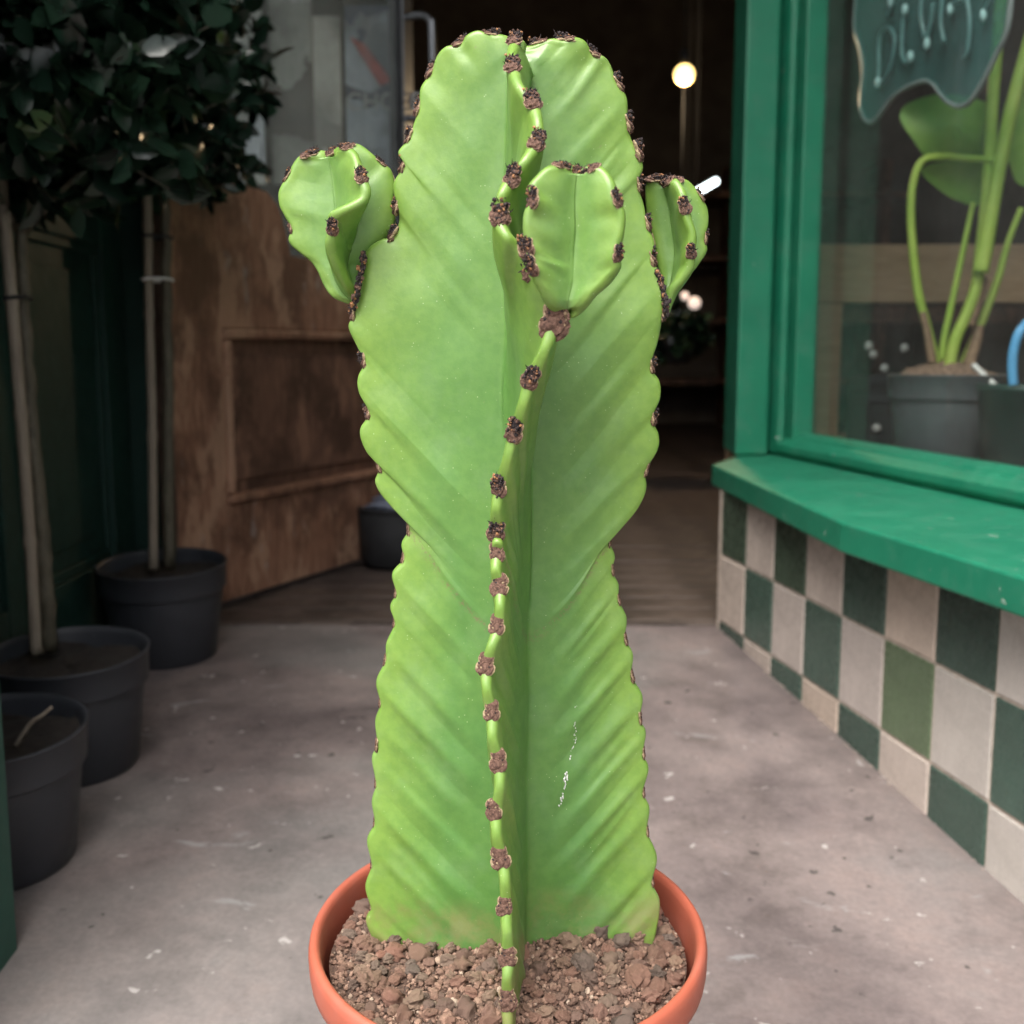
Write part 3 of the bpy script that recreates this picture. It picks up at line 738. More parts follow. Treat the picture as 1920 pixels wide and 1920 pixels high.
cactus = thing('candelabra_cactus', 'tall bright green four-ribbed cactus with three small arms, planted in the terracotta pot', 'cactus', (0.0, 0.80, 0.30))
me = mesh_of('stem', v, f, M['cactus'])
add_attr(me, 'edge', edge)
urow = np.r_[np.repeat(uu, (len(v) - 1) // ROWS), 1.0]
add_attr(me, 'ring', np.exp(-((urow - 0.442) / 0.0055) ** 2))
STEM = (v.copy(), list(f))
add_attr(me, 'foot', np.clip((0.350 - v[:, 2] + 0.006 * np.sin(v[:, 0] * 60)) / 0.022, 0, 1))
add_attr(me, 'young', np.clip((v[:, 2] - 0.55) / 0.4, 0, 1) * 0.75)
link('stem', me, cactus)

# ---- areoles: corky pads with spent spine stubs
def ico(sub=2):
    t = (1 + 5 ** 0.5) / 2
    v = [(-1, t, 0), (1, t, 0), (-1, -t, 0), (1, -t, 0), (0, -1, t), (0, 1, t), (0, -1, -t), (0, 1, -t), (t, 0, -1), (t, 0, 1), (-t, 0, -1), (-t, 0, 1)]
    f = [(0, 11, 5), (0, 5, 1), (0, 1, 7), (0, 7, 10), (0, 10, 11), (1, 5, 9), (5, 11, 4), (11, 10, 2), (10, 7, 6), (7, 1, 8), (3, 9, 4), (3, 4, 2), (3, 2, 6), (3, 6, 8), (3, 8, 9), (4, 9, 5), (2, 4, 11), (6, 2, 10), (8, 6, 7), (9, 8, 1)]
    v = [np.array(a) / np.linalg.norm(a) for a in v]
    for _ in range(sub):
        c = {}; g = []
        def mid(a, b):
            k = (min(a, b), max(a, b))
            if k not in c:
                p = v[a] + v[b]; v.append(p / np.linalg.norm(p)); c[k] = len(v) - 1
            return c[k]
        for a, b, d in f:
            x, y2, z = mid(a, b), mid(b, d), mid(d, a)
            g += [(a, x, z), (b, y2, x), (d, z, y2), (x, y2, z)]
        f = g
    return np.array(v), f
I0, I1, I2, I3 = ico(0), ico(1), ico(2), ico(3)
def lump(s, sub, rough, r2, pos=(0, 0, 0)):
    v, f = (I0, I1, I2, I3)[sub]
    ph = r2.uniform(0, 6, (4, 3)); fr = r2.uniform(1.5, 5.5, (4, 3))
    d = 1 + rough * sum(np.sin((v * fr[i]).sum(1) * 1.4 + ph[i, 0]) for i in range(4)) / 2.2 + r2.normal(0, rough * 0.25, len(v))
    return v * d[:, None] * np.array(s) + np.array(pos), f
def areole_mesh(kind, seed):
    """local frame: x across the rib, y outwards, z up the rib; about 13 mm tall"""
    r2 = np.random.default_rng(seed)
    mb = MB(); mats = []
    def add(vf, mi): mb.add(*vf); mats.extend([mi] * len(vf[1]))
    add(lump((0.0053, 0.0016, 0.0047), 2, 0.06, r2, (0, 0.0000, -0.0018)), 1)      # pale margin
    add(lump((0.0045, 0.0016, 0.0040), 2, 0.06, r2, (0, 0.0000, 0.0030)), 1)
    add(lump((0.0050, 0.0026, 0.0044), 3, 0.10, r2, (0, 0.0004, -0.0018)), 0)      # round lower scar
    add(lump((0.0038, 0.0024, 0.0034), 2, 0.12, r2, (0, 0.0006, 0.0036)), 0 if kind == 'old' else 2)
    if kind == 'old':
        for i in range(30):
            a = r2.uniform(0, 6.28); q = r2.uniform(0, 1) ** 0.5
            add(lump((0.0007, 0.0005, 0.0007), 0, 0.2, r2, (0.0045 * q * math.cos(a), 0.0026 - 0.0012 * q * q, 0.0006 + 0.0056 * q * math.sin(a))), r2.choice([0, 0, 0, 2, 1]))
    else:
        for i in range(46):
            a = r2.uniform(0, 6.28); q = r2.uniform(0, 1) ** 0.5
            s = r2.uniform(0.0004, 0.0010)
            zz = 0.0032 + 0.0042 * q * math.sin(a)
            add(lump((s, s * 1.2, s), 0, 0.3, r2, (0.0044 * q * math.cos(a), 0.0024 + r2.uniform(-0.0005, 0.0016), zz)), r2.choice([2, 2, 2, 0, 0, 0, 3]))
        for i in range(16):
            a = r2.uniform(0, 6.28); q = r2.uniform(0, 1) ** 0.5; s = r2.uniform(0.0005, 0.0010)
            add(lump((s, s, s), 0, 0.3, r2, (0.0042 * q * math.cos(a), 0.0026, -0.002 + 0.0036 * q * math.sin(a))), r2.choice([0, 0, 0, 2, 2]))
        for i in range(9):
            p0 = np.array([r2.uniform(-0.004, 0.004), 0.002, r2.uniform(-0.001, 0.006)])
            d = np.array([r2.normal(0, 0.5), 1.0, r2.normal(0.3, 0.5)]); d /= np.linalg.norm(d)
            ln = r2.uniform(0.0022, 0.0050)
            add(tube([p0, p0 + d * ln * 0.5 + r2.normal(0, .0003, 3), p0 + d * ln], [0.0004, 0.0003, 0.0001], 4), 2)
    v, f = mb.get()
    me = mesh_of('areole', v, f, [M['cork'], M['cork_rim'], M['cork_black'], M['cork_orange']], False)
    me.polygons.foreach_set('material_index', np.array(mats, np.int32)); me.update()
    return me
A_OLD = [areole_mesh('old', 10 + i) for i in range(4)]
A_NEW = [areole_mesh('new', 30 + i) for i in range(5)]
def place_areole(p, out, up, size, fresh, parent=cactus, thick=1.0):
    out = out / np.linalg.norm(out); up = up - out * (up @ out); up /= np.linalg.norm(up); x = np.cross(out, up)
    me = random.choice(A_NEW if fresh else A_OLD)
    o = bpy.data.objects.new('areole', me); COL.objects.link(o); o.parent = parent
    Mx = Matrix(((x[0], out[0], up[0]), (x[1], out[1], up[1]), (x[2], out[2], up[2])))
    R_ = Mx.to_4x4() @ Matrix.Rotation(random.uniform(-0.2, 0.2), 4, 'Y')
    s = size * random.uniform(0.9, 1.12)
    Wm = Matrix.Translation(Vector(p)) @ R_ @ Matrix.Diagonal((s * random.uniform(1.02, 1.2), s * thick * (0.85 if fresh else 0.7), s * 1.22, 1))
    o.matrix_local = Matrix.Translation(-parent_world(parent)) @ Wm
    return o
def rib_areoles(E, C, ph, T, n, size0=1.0, size1=1.0, fresh_from=0.55, depth=0.0006, skip=(), thick=1.0):
    for k in range(n):
        if k in skip: continue
        i = int(np.argmin(np.abs(ph - k)))
        if E[i][2] < 0.315: continue
        out = (E[i] - C[i]); out /= np.linalg.norm(out)
        T0 = T[i]
        out = out - T0 * (out @ T0)
        u = i / len(E)
        place_areole(E[i] - out / np.linalg.norm(out) * depth, out, T0, size0 + (size1 - size0) * u, u > fresh_from, thick=thick)
rib_areoles(EF, CC, pF, Ts4[3], nF, 1.05, 0.98, 0.46, skip=(aiF.index(FRONT.index((1039, 604, 1))),))
rib_areoles(EL, CC, pL, Ts4[2], nL, 0.66, 0.95, depth=0.0007, thick=1.35)
rib_areoles(ER, CC, pR, Ts4[0], nR, 0.66, 0.95, depth=0.0007, thick=1.35)
rib_areoles(EB, CC, pB, Ts4[1], nF, 0.85, 0.95)

# ---- side arms, each rib measured on its own: a = areole
def arm(traces, seed, label, he=0.0036, drop=0.45, tip_r=0.004):
    """traces: four ribs counter-clockwise from the right, each [(px, py, distance, flag)], base to tip"""
    rows = 170; E = []; PHs = []; na_ = []
    for tr in traces:
        P = np.array([at(a, b, d) for a, b, d, _ in tr]); D, idx = catmull(P, 12)
        ai = [k for k, t in enumerate(tr) if t[3] == 'a']
        ph = np.interp(idx, [0] + ai + [len(tr) - 1], [-0.8] + list(range(len(ai))) + [len(ai) - 0.4])
        e, p, _ = resample(D, ph, [(0, 0.0), (len(D) - 1, 1.0)], rows)
        E.append(e); PHs.append(p); na_.append(len(ai))
    Cm = gsmooth(np.mean(E, axis=0), 10)
    Rm_ = gsmooth(np.stack([np.mean([np.linalg.norm(e - Cm, axis=1) for e in E], axis=0)] * 3, 1), 8)[:, 0]
    Cm[:, 2] -= drop * Rm_
    Cm[:, 2] = np.maximum.accumulate(Cm[:, 2]) + np.linspace(0, 1e-4, rows)
    v, f, edge, es_, ns_, Ts_ = loft(Cm, E, PHs, 6, 0.009, he=he, amp=0.0016, nf=18, na=7, wave=0.0006, seed=seed, pit=0.006, organic=0.0002)
    me = mesh_of('arm', v, f, M['cactus']); add_attr(me, 'edge', edge); add_attr(me, 'young', np.full(len(v), 0.8))
    o = link('arm', me, cactus); o['label'] = label
    r2 = np.random.default_rng(seed)
    for k in range(4):
        for q in range(na_[k]):
            jx = int(np.argmin(np.abs(PHs[k] - q)))
            T0 = Ts_[k][jx]; out = E[k][jx] - Cm[jx]; out = out - T0 * (out @ T0)
            if np.linalg.norm(out) < 1e-6: continue
            place_areole(E[k][jx] - out / np.linalg.norm(out) * 0.0008, out, T0, 0.78, True)
    tip = np.mean([e[-1] for e in E], axis=0)
    for q in range(4):
        place_areole(tip + np.array([r2.uniform(-.005, .005), r2.uniform(-.005, .003), -0.001]), np.array([r2.normal(0, .5), -0.6 + r2.normal(0, .4), 1.0]), np.array([r2.normal(0, 1), 1.0, 0.3]), 0.55, True, thick=2.0)
    return o
YL = 0.795
arm([
    [(670, 566, YL, 'b'), (682, 520, YL + .006, 'b'), (690, 480, YL + .010, 'b'), (716, 452, YL + .012, 'b'), (741, 420, YL + .012, 'b'), (738, 386, YL + .010, 'a'), (742, 350, YL + .010, 'b'), (733, 318, YL + .010, 'b'), (716, 306, YL + .010, 'a'), (698, 288, YL + .008, 'b'), (672, 270, YL + .008, 'b'), (652, 274, YL + .006, 'a'), (634, 286, YL + .004, 'b')],
    [(667, 566, YL + .006, 'b'), (655, 510, YL + .022, 'b'), (640, 460, YL + .034, 'b'), (634, 420, YL + .040, 'a'), (640, 380, YL + .042, 'b'), (636, 340, YL + .038, 'a'), (632, 305, YL + .026, 'b'), (628, 285, YL + .012, 'b')],
    [(664, 570, YL, 'b'), (645, 567, YL, 'b'), (622, 556, YL, 'b'), (607, 535, YL + .002, 'b'), (596, 510, YL + .002, 'b'), (583, 491, YL + .003, 'b'), (562, 474, YL + .003, 'b'), (546, 460, YL + .003, 'b'), (541, 448, YL + .003, 'b'), (545, 428, YL + .003, 'a'), (533, 404, YL + .003, 'b'), (524, 385, YL + .003, 'b'), (523, 358, YL + .003, 'b'), (538, 330, YL + .003, 'a'), (549, 308, YL + .002, 'b'), (560, 294, YL + .001, 'b'), (578, 288, YL, 'a'), (598, 284, YL, 'b'), (614, 288, YL + .001, 'b')],
    [(668, 562, YL - .004, 'b'), (663, 543, YL - .008, 'b'), (648, 522, YL - .016, 'b'), (633, 498, YL - .023, 'b'), (622, 475, YL - .028, 'b'), (617, 452, YL - .032, 'b'), (623, 425, YL - .034, 'a'), (622, 404, YL - .036, 'b'), (636, 393, YL - .038, 'b'), (660, 383, YL - .039, 'b'), (682, 371, YL - .038, 'b'), (688, 352, YL - .037, 'b'), (677, 328, YL - .033, 'a'), (672, 306, YL - .028, 'b'), (664, 285, YL - .022, 'b'), (648, 275, YL - .015, 'a'), (632, 280, YL - .006, 'b'), (622, 290, YL - .001, 'b')],
], 5, 'small wavy four-ribbed arm on a narrow base at the left rib')
YF = 0.672
arm([
    [(1064, 590, YF + .006, 'b'), (1082, 585, YF - .001, 'b'), (1100, 571, YF - .006, 'b'), (1118, 548, YF - .010, 'b'), (1145, 524, YF - .013, 'b'), (1163, 500, YF - .015, 'b'), (1160, 476, YF - .016, 'a'), (1169, 436, YF - .017, 'b'), (1171, 400, YF - .017, 'b'), (1158, 372, YF - .017, 'a'), (1152, 345, YF - .016, 'b'), (1140, 324, YF - .013, 'b'), (1124, 312, YF - .010, 'b'), (1108, 316, YF - .006, 'a'), (1094, 328, YF - .002, 'b')],
    [(1066, 588, YF + .012, 'b'), (1094, 560, YF + .016, 'b'), (1122, 520, YF + .022, 'b'), (1134, 470, YF + .026, 'a'), (1138, 410, YF + .028, 'b'), (1128, 360, YF + .024, 'a'), (1112, 322, YF + .014, 'b'), (1092, 322, YF + .006, 'b')],
    [(1062, 588, YF + .012, 'b'), (1040, 560, YF + .016, 'b'), (1024, 520, YF + .022, 'b'), (1018, 470, YF + .026, 'a'), (1020, 400, YF + .028, 'b'), (1032, 345, YF + .024, 'a'), (1056, 312, YF + .014, 'b'), (1078, 322, YF + .006, 'b')],
    [(1060, 590, YF + .006, 'b'), (1044, 584, YF - .001, 'b'), (1024, 568, YF - .006, 'b'), (1011, 542, YF - .010, 'b'), (1000, 522, YF - .012, 'b'), (996, 500, YF - .014, 'a'), (987, 478, YF - .015, 'b'), (991, 464, YF - .015, 'a'), (984, 444, YF - .016, 'b'), (982, 420, YF - .017, 'b'), (985, 396, YF - .017, 'b'), (998, 372, YF - .018, 'a'), (991, 350, YF - .017, 'b'), (1008, 328, YF - .014, 'b'), (1028, 312, YF - .011, 'b'), (1052, 309, YF - .007, 'a'), (1070, 318, YF - .003, 'b')],
], 6, 'small shield-shaped four-ribbed arm on the front rib')
YR = 0.822
arm([
    [(1250, 588, YR - .012, 'b'), (1262, 568, YR - .006, 'b'), (1274, 545, YR, 'b'), (1288, 518, YR + .003, 'b'), (1308, 496, YR + .005, 'b'), (1325, 470, YR + .006, 'b'), (1322, 446, YR + .006, 'a'), (1328, 418, YR + .006, 'b'), (1326, 390, YR + .006, 'b'), (1313, 367, YR + .005, 'a'), (1302, 350, YR + .004, 'b'), (1287, 337, YR + .002, 'b'), (1268, 337, YR, 'a'), (1254, 345, YR, 'b')],
    [(1250, 584, YR - .008, 'b'), (1254, 540, YR + .010, 'b'), (1262, 490, YR + .022, 'b'), (1266, 440, YR + .028, 'a'), (1266, 390, YR + .028, 'b'), (1260, 355, YR + .020, 'b'), (1252, 342, YR + .008, 'b')],
    [(1248, 586, YR - .012, 'b'), (1244, 550, YR - .002, 'b'), (1234, 505, YR + .004, 'b'), (1224, 452, YR + .006, 'a'), (1214, 410, YR + .006, 'b'), (1210, 370, YR + .004, 'b'), (1212, 342, YR + .002, 'b'), (1226, 334, YR, 'a'), (1242, 342, YR, 'b')],
    [(1250, 586, YR - .018, 'b'), (1253, 566, YR - .018, 'b'), (1260, 542, YR - .020, 'b'), (1278, 522, YR - .022, 'b'), (1295, 498, YR - .024, 'b'), (1296, 472, YR - .025, 'a'), (1300, 440, YR - .026, 'b'), (1292, 412, YR - .026, 'b'), (1284, 386, YR - .025, 'a'), (1280, 360, YR - .022, 'b'), (1266, 338, YR - .016, 'b'), (1254, 338, YR - .008, 'a'), (1248, 345, YR - .002, 'b')],
], 8, 'small crinkled four-ribbed arm tucked behind the right rib')
def fp(px, py, y): return at(px, py, y)
# blackened seams where the arms sprout
def seam(pts, w, seed, outv):
    r2 = np.random.default_rng(seed); P, _ = catmull(np.array(pts), 10); mb = MB(); mats = []
    for i in range(len(P)):
        for q in range(5):
            s = r2.uniform(0.0007, 0.0019) * w
            vf = lump((s, s, s * 1.3), 1 if s > 0.0012 else 0, 0.25, r2, P[i] + r2.normal(0, 0.0011 * w, 3) + np.array(outv) * 0.001)
            mb.add(*vf); mats += [int(r2.choice([2, 2, 2, 2, 2, 0, 0, 3]))] * len(vf[1])
    me = mesh_of('callus_seam', *mb.get(), [M['cork'], M['cork_rim'], M['cork_black'], M['cork_orange']], False)
    me.polygons.foreach_set('material_index', np.array(mats, np.int32)); me.update()
    o = link('callus_seam', me, cactus); return o
seam([on_plane(684, 478, 0.006), on_plane(677, 510, 0.004), on_plane(671, 545, 0.004), on_plane(663, 575, 0.006)], 0.8, 1, (0, -1, 0))
seam([on_plane(1233, 508, 0.006), on_plane(1241, 535, 0.006), on_plane(1247, 565, 0.004), on_plane(1247, 592, 0.006)], 0.8, 2, (0, -1, 0))
seam([fp(985, 455, 0.694), fp(992, 480, 0.688), fp(998, 510, 0.684)], 1.3, 3, (0, -1, 0))
place_areole(fp(1040, 602, 0.6755), np.array([-0.05, -1.0, -0.2]), np.array([0.28, 0, 1.0]), 1.5, False)
place_areole(fp(992, 505, 0.679), np.array([-0.7, -0.7, 0.0]), np.array([0.1, 0, 1.0]), 0.95, True)

# dried white sap streak on the right face
from mathutils.bvhtree import BVHTree
bvh = BVHTree.FromPolygons([Vector(p) for p in STEM[0]], STEM[1])
def on_stem(px, py):
    d = Vector(at(px, py, 1.0)) - Vector((0, 0, CAM_H)); d.normalize()
    h = bvh.ray_cast(Vector((0, 0, CAM_H)), d)
    return None if h[0] is None else (np.array(h[0]), np.array(h[1]))
r2 = np.random.default_rng(5); mb = MB()
for a, b, c_, d_, k_, w_ in ((1079, 1322, 1078, 1392, 22, 0.0006), (1078, 1392, 1066, 1425, 9, 0.0008), (1062, 1448, 1058, 1480, 16, 0.0013), (1057, 1482, 1050, 1512, 14, 0.0012)):
    for q in range(k_):
        u_ = r2.uniform(); h = on_stem(a + (c_ - a) * u_ + r2.normal(0, 1.6), b + (d_ - b) * u_)
        if h is None: continue
        s_ = w_ * r2.uniform(0.3, 0.75)
        mb.add(*lump((s_ * 0.8, s_ * 0.5, s_ * 1.7), 0, 0.25, r2, h[0]))
obj('dried_sap', *mb.get(), M['white'], cactus)['label'] = 'thin white dried sap streak on the right face'
# ================================================================== TERRACOTTA POT, SOIL
PC = np.array([-0.003, 0.80, CAM_H - 0.43])
Rt = Matrix.Rotation(TILT, 3, 'X')
def tilt_pts(v, c):
    v = np.asarray(v, float) - c
    R_ = np.array(Rt)
    return v @ R_.T + c
pot = thing('terracotta_pot', 'terracotta orange plastic pot holding the tall cactus', 'pot', (0.0, 0.80, 0.0))
zt0 = PC[2]
ph_ = (zt0 - floor_z(0.8)) * 0.997 - 0.001
rim = [(0.1375, -0.050), (0.1405, -0.012), (0.1411, -0.005), (0.1424, -0.0014), (0.1448, 0.0004), (0.1474, 0.0), (0.1492, -0.003), (0.150, -0.008), (0.1497, -0.020), (0.1488, -0.027), (0.1465, -0.0295), (0.1425, -0.0295), (0.1405, -0.031), (0.1398, -0.036)]
v, f = lathe(rim, 96, PC); obj('rim', tilt_pts(v, PC), f, M['terra'], pot)
bodyp = [(0.1390, -0.0330), (0.1385, -0.050), (0.131, -0.15), (0.122, -ph_ + 0.012), (0.119, -ph_ + 0.003), (0.115, -ph_), (0.0, -ph_)]
v, f = lathe(bodyp, 96, PC); obj('body', tilt_pts(v, PC), f, M['terra'], pot)
inner = [(0.1360, -0.048), (0.128, -0.14), (0.118, -ph_ + 0.006), (0.0, -ph_ + 0.006)]
v, f = lathe(inner, 64, PC); obj('inner_wall', tilt_pts(v, PC), [q[::-1] for q in f], M['terra'], pot)

SOIL_D = -0.0165
def soil_h(x, y):
    r = math.hypot(x, y)
    return SOIL_D + 0.004 * math.sin(21 * x + 1) * math.sin(17 * y + 2) + 0.003 * math.sin(43 * x - 29 * y) - 0.004 * max(0, (r - 0.11) / 0.03) + 0.006 * math.exp(-((x - 0.085) ** 2 + (y - 0.03) ** 2) / 0.0012)
soil = thing('potting_soil', 'coarse reddish-brown lava grit and stones filling the terracotta pot', 'soil', (0.0, 0.80, 0.30))
gv, gf = [], []
nr, na_ = 36, 96
for i in range(nr + 1):
    r = 0.1352 * i / nr
    for j in range(na_):
        a = 2 * math.pi * j / na_; x, y2 = r * math.cos(a), r * math.sin(a)
        gv.append((PC[0] + x, PC[1] + y2, PC[2] + soil_h(x, y2) - 0.001 + rng.normal(0, 0.0006)))
for i in range(nr):
    for j in range(na_):
        gf.append((i * na_ + j, (i + 1) * na_ + j, (i + 1) * na_ + (j + 1) % na_, i * na_ + (j + 1) % na_))
obj('soil_bed', tilt_pts(gv, PC), gf, M['grit'], soil)
# fine gravel (uncountable)
gr = np.random.default_rng(11)
variants = [lump((1, 1, 1), 1, 0.16, gr) for _ in range(10)]
vs, fs, tone = [], [], []; n0 = 0
for i in range(6500):
    a = gr.uniform(0, 2 * np.pi); r = 0.134 * math.sqrt(gr.uniform(0, 1)); x, y2 = r * math.cos(a), r * math.sin(a)
    fine = 0.5 + 0.5 * math.sin(30 * x + 2) * math.cos(26 * y2 - 1)
    s = 0.0006 + abs(gr.normal(0, 0.0011)) * (0.5 + 0.7 * (1 - fine))
    s = min(s, 0.0036)
    vv, ff = variants[i % 10]
    q = gr.normal(size=4); q /= np.linalg.norm(q)
    w_, x_, y_, z_ = q
    Rm3 = np.array([[1 - 2 * (y_ * y_ + z_ * z_), 2 * (x_ * y_ - z_ * w_), 2 * (x_ * z_ + y_ * w_)], [2 * (x_ * y_ + z_ * w_), 1 - 2 * (x_ * x_ + z_ * z_), 2 * (y_ * z_ - x_ * w_)], [2 * (x_ * z_ - y_ * w_), 2 * (y_ * z_ + x_ * w_), 1 - 2 * (x_ * x_ + y_ * y_)]])
    vs.append((vv * s * gr.uniform(0.75, 1.25, 3)) @ Rm3.T + np.array([PC[0] + x, PC[1] + y2, PC[2] + soil_h(x, y2) + s * 0.35]))
    fs += [(p[0] + n0, p[1] + n0, p[2] + n0) for p in ff]; n0 += len(vv); tone += [min(1, max(0, gr.normal(0.48, 0.24)))] * len(vv)
gme = mesh_of('fine_gravel', tilt_pts(np.vstack(vs), PC), fs, M['grain'], False); add_attr(gme, 'tone', tone)
tag(link('fine_gravel', gme, soil), kind='stuff')
# stones one can pick out
S_ME = []
for i in range(9):
    vv, ff = lump((1, gr.uniform(0.75, 1), gr.uniform(0.6, 0.85)), 2, 0.24, gr)
    S_ME.append(mesh_of('stone', vv, ff, M['stone'], i % 3 == 0))
big = [(0.073, 0.036, 0.0105), (0.088, 0.044, 0.0115), (0.104, 0.038, 0.0095), (-0.066, -0.012, 0.0085), (-0.100, -0.044, 0.0090), (0.055, -0.034, 0.0085), (-0.028, -0.088, 0.0085), (-0.012, -0.104, 0.0090), (0.100, 0.005, 0.0075), (-0.082, -0.062, 0.0080), (-0.066, -0.070, 0.0085), (0.050, 0.012, 0.0065), (0.112, -0.014, 0.0075), (0.097, -0.030, 0.0065), (-0.022, -0.118, 0.0085), (0.07, -0.072, 0.0065)]
cnt = 0; placed = [(a, b, c) for a, b, c in big]
tries = 0
while len(placed) < 285 and tries < 20000:
    tries += 1
    a = gr.uniform(0, 2 * np.pi); r = 0.130 * math.sqrt(gr.uniform(0, 1)); x, y2 = r * math.cos(a), r * math.sin(a)
    edge_bias = r / 0.13
    if gr.uniform() > 0.25 + 0.75 * edge_bias: continue
    s = 0.0032 + abs(gr.normal(0, 0.0018)) + 0.0012 * edge_bias
    s = min(s * (1.45 if gr.uniform() < 0.12 else 1), 0.0092, 0.1365 - r + 0.001)
    if s < 0.0024: continue
    if any((x - p[0]) ** 2 + (y2 - p[1]) ** 2 < (0.72 * (s + p[2])) ** 2 for p in placed): continue
    placed.append((x, y2, s))
for i, (x, y2, s) in enumerate(placed):
    p = tilt_pts([[PC[0] + x, PC[1] + y2, PC[2] + soil_h(x, y2) + s * 0.42]], PC)[0]
    o = link('stone', S_ME[i % 9], soil, tuple(p)); o.scale = (s, s * gr.uniform(0.85, 1.1), s * gr.uniform(0.85, 1.1))
    o.rotation_euler = tuple(gr.uniform(-0.6, 0.6, 2)) + (gr.uniform(0, 6.28),)

# ================================================================== DOOR (old half-glazed leaf, swung inwards)
D0 = np.array([-0.766, 2.53]); d_al = np.array([0.41, 0.912]); d_al /= np.linalg.norm(d_al)
d_in = np.array([-d_al[1], d_al[0]])                  # away from the viewer's side
DW, DT = 1.12, 0.045
DZ0 = TH_Z + 0.018
door = thing('wooden_door', 'old stripped brown wooden door with a glazed top, swung open into the shop', 'door', (D0[0], D0[1], DZ0))
def dbox(name, t0, t1, y0, y1, z0, z1, m, bev=0.003, parent=None):
    return obj(name, *frame_box(D0, d_al, d_in, t0, t1, y0, y1, z0, z1), M[m], parent or door, False, bev)
SW = 0.185
dbox('stile', 0.004, SW, 0, DT, DZ0, 1.16, 'doorwood')
dbox('stile_edge', 0.0, 0.0038, 0.001, DT - 0.001, DZ0, 2.10, 'dooredge', 0)
dbox('stile', 0.004, 0.11, 0, DT, 1.161, 2.10, 'doorwood')
dbox('stile', DW - 0.13, DW - 0.004, 0, DT, DZ0, 1.0, 'doorwood')
dbox('stile', DW - 0.055, DW - 0.004, 0, DT, 1.001, 2.10, 'steel_dark')
dbox('edge_strip', DW - 0.0535, DW + 0.004, -0.006, -0.0005, 1.02, 2.09, 'metal', 0.001)
dbox('bottom_rail', SW + 0.0005, DW - 0.1305, 0.001, DT - 0.001, DZ0, 0.385, 'doorwood')
# lock rail with the gunstock slope
lr = [(SW + 0.0005, 0.81), (DW - 0.1305, 0.81), (DW - 0.1305, 1.0), (0.475, 1.0), (0.462, 1.05), (0.43, 1.12), (0.38, 1.15), (SW + 0.0005, 1.155)]
vv = []
for yy in (0.001, DT - 0.001):
    for t, z in lr:
        p = D0 + d_al * t + d_in * yy; vv.append((p[0], p[1], z))
nq = len(lr)
obj('lock_rail', vv, [tuple(range(nq)), tuple(range(nq, 2 * nq))[::-1]] + [(i, nq + i, nq + (i + 1) % nq, (i + 1) % nq) for i in range(nq)], M['doorwood'], door, False, 0.003)
dbox('top_rail', 0.1105, DW - 0.056, 0.001, DT - 0.001, 1.96, 2.10, 'doorwood')
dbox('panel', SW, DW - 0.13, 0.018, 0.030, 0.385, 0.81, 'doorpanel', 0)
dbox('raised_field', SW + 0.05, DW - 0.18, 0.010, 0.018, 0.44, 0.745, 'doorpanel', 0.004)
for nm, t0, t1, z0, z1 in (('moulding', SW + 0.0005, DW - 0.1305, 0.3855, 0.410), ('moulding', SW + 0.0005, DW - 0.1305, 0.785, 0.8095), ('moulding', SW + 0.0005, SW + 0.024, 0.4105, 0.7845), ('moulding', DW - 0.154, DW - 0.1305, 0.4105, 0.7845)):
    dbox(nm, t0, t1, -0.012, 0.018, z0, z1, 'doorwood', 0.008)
M['doorglass'] = glass_mat('grimy_door_glass', (0.95, 0.97, 0.96), 1.0, 0.20, (0.62, 0.66, 0.64))  # diffuse veil brightens the pane in place of a reflection
gl_v = [(0.108, 1.165), (0.38, 1.16), (0.43, 1.13), (0.464, 1.06), (0.477, 1.003), (DW - 0.058, 1.003), (DW - 0.058, 1.962), (0.108, 1.962)]
vv = []
for yy in (0.020, 0.024):
    for t, z in gl_v:
        p = D0 + d_al * t + d_in * yy; vv.append((p[0], p[1], z))
nq = len(gl_v)
obj('glass_pane', vv, [tuple(range(nq)), tuple(range(nq, 2 * nq))[::-1]] + [(i, nq + i, nq + (i + 1) % nq, (i + 1) % nq) for i in range(nq)], M['doorglass'], door, False)
# pull handle near the free edge
def dpt(t, d, z):
    p = D0 + d_al * t + d_in * d; return np.array([p[0], p[1], z])
hp, _ = catmull(np.array([dpt(DW - 0.03, -0.0, 1.455), dpt(DW - 0.03, -0.055, 1.455), dpt(DW - 0.03, -0.082, 1.47), dpt(DW - 0.03, -0.09, 1.50), dpt(DW - 0.03, -0.09, 1.70), dpt(DW - 0.03, -0.082, 1.73), dpt(DW - 0.03, -0.055, 1.745), dpt(DW - 0.03, 0, 1.745)]), 6)
obj('pull_handle', *tube(hp, 0.011, 10), M['metal'], door)

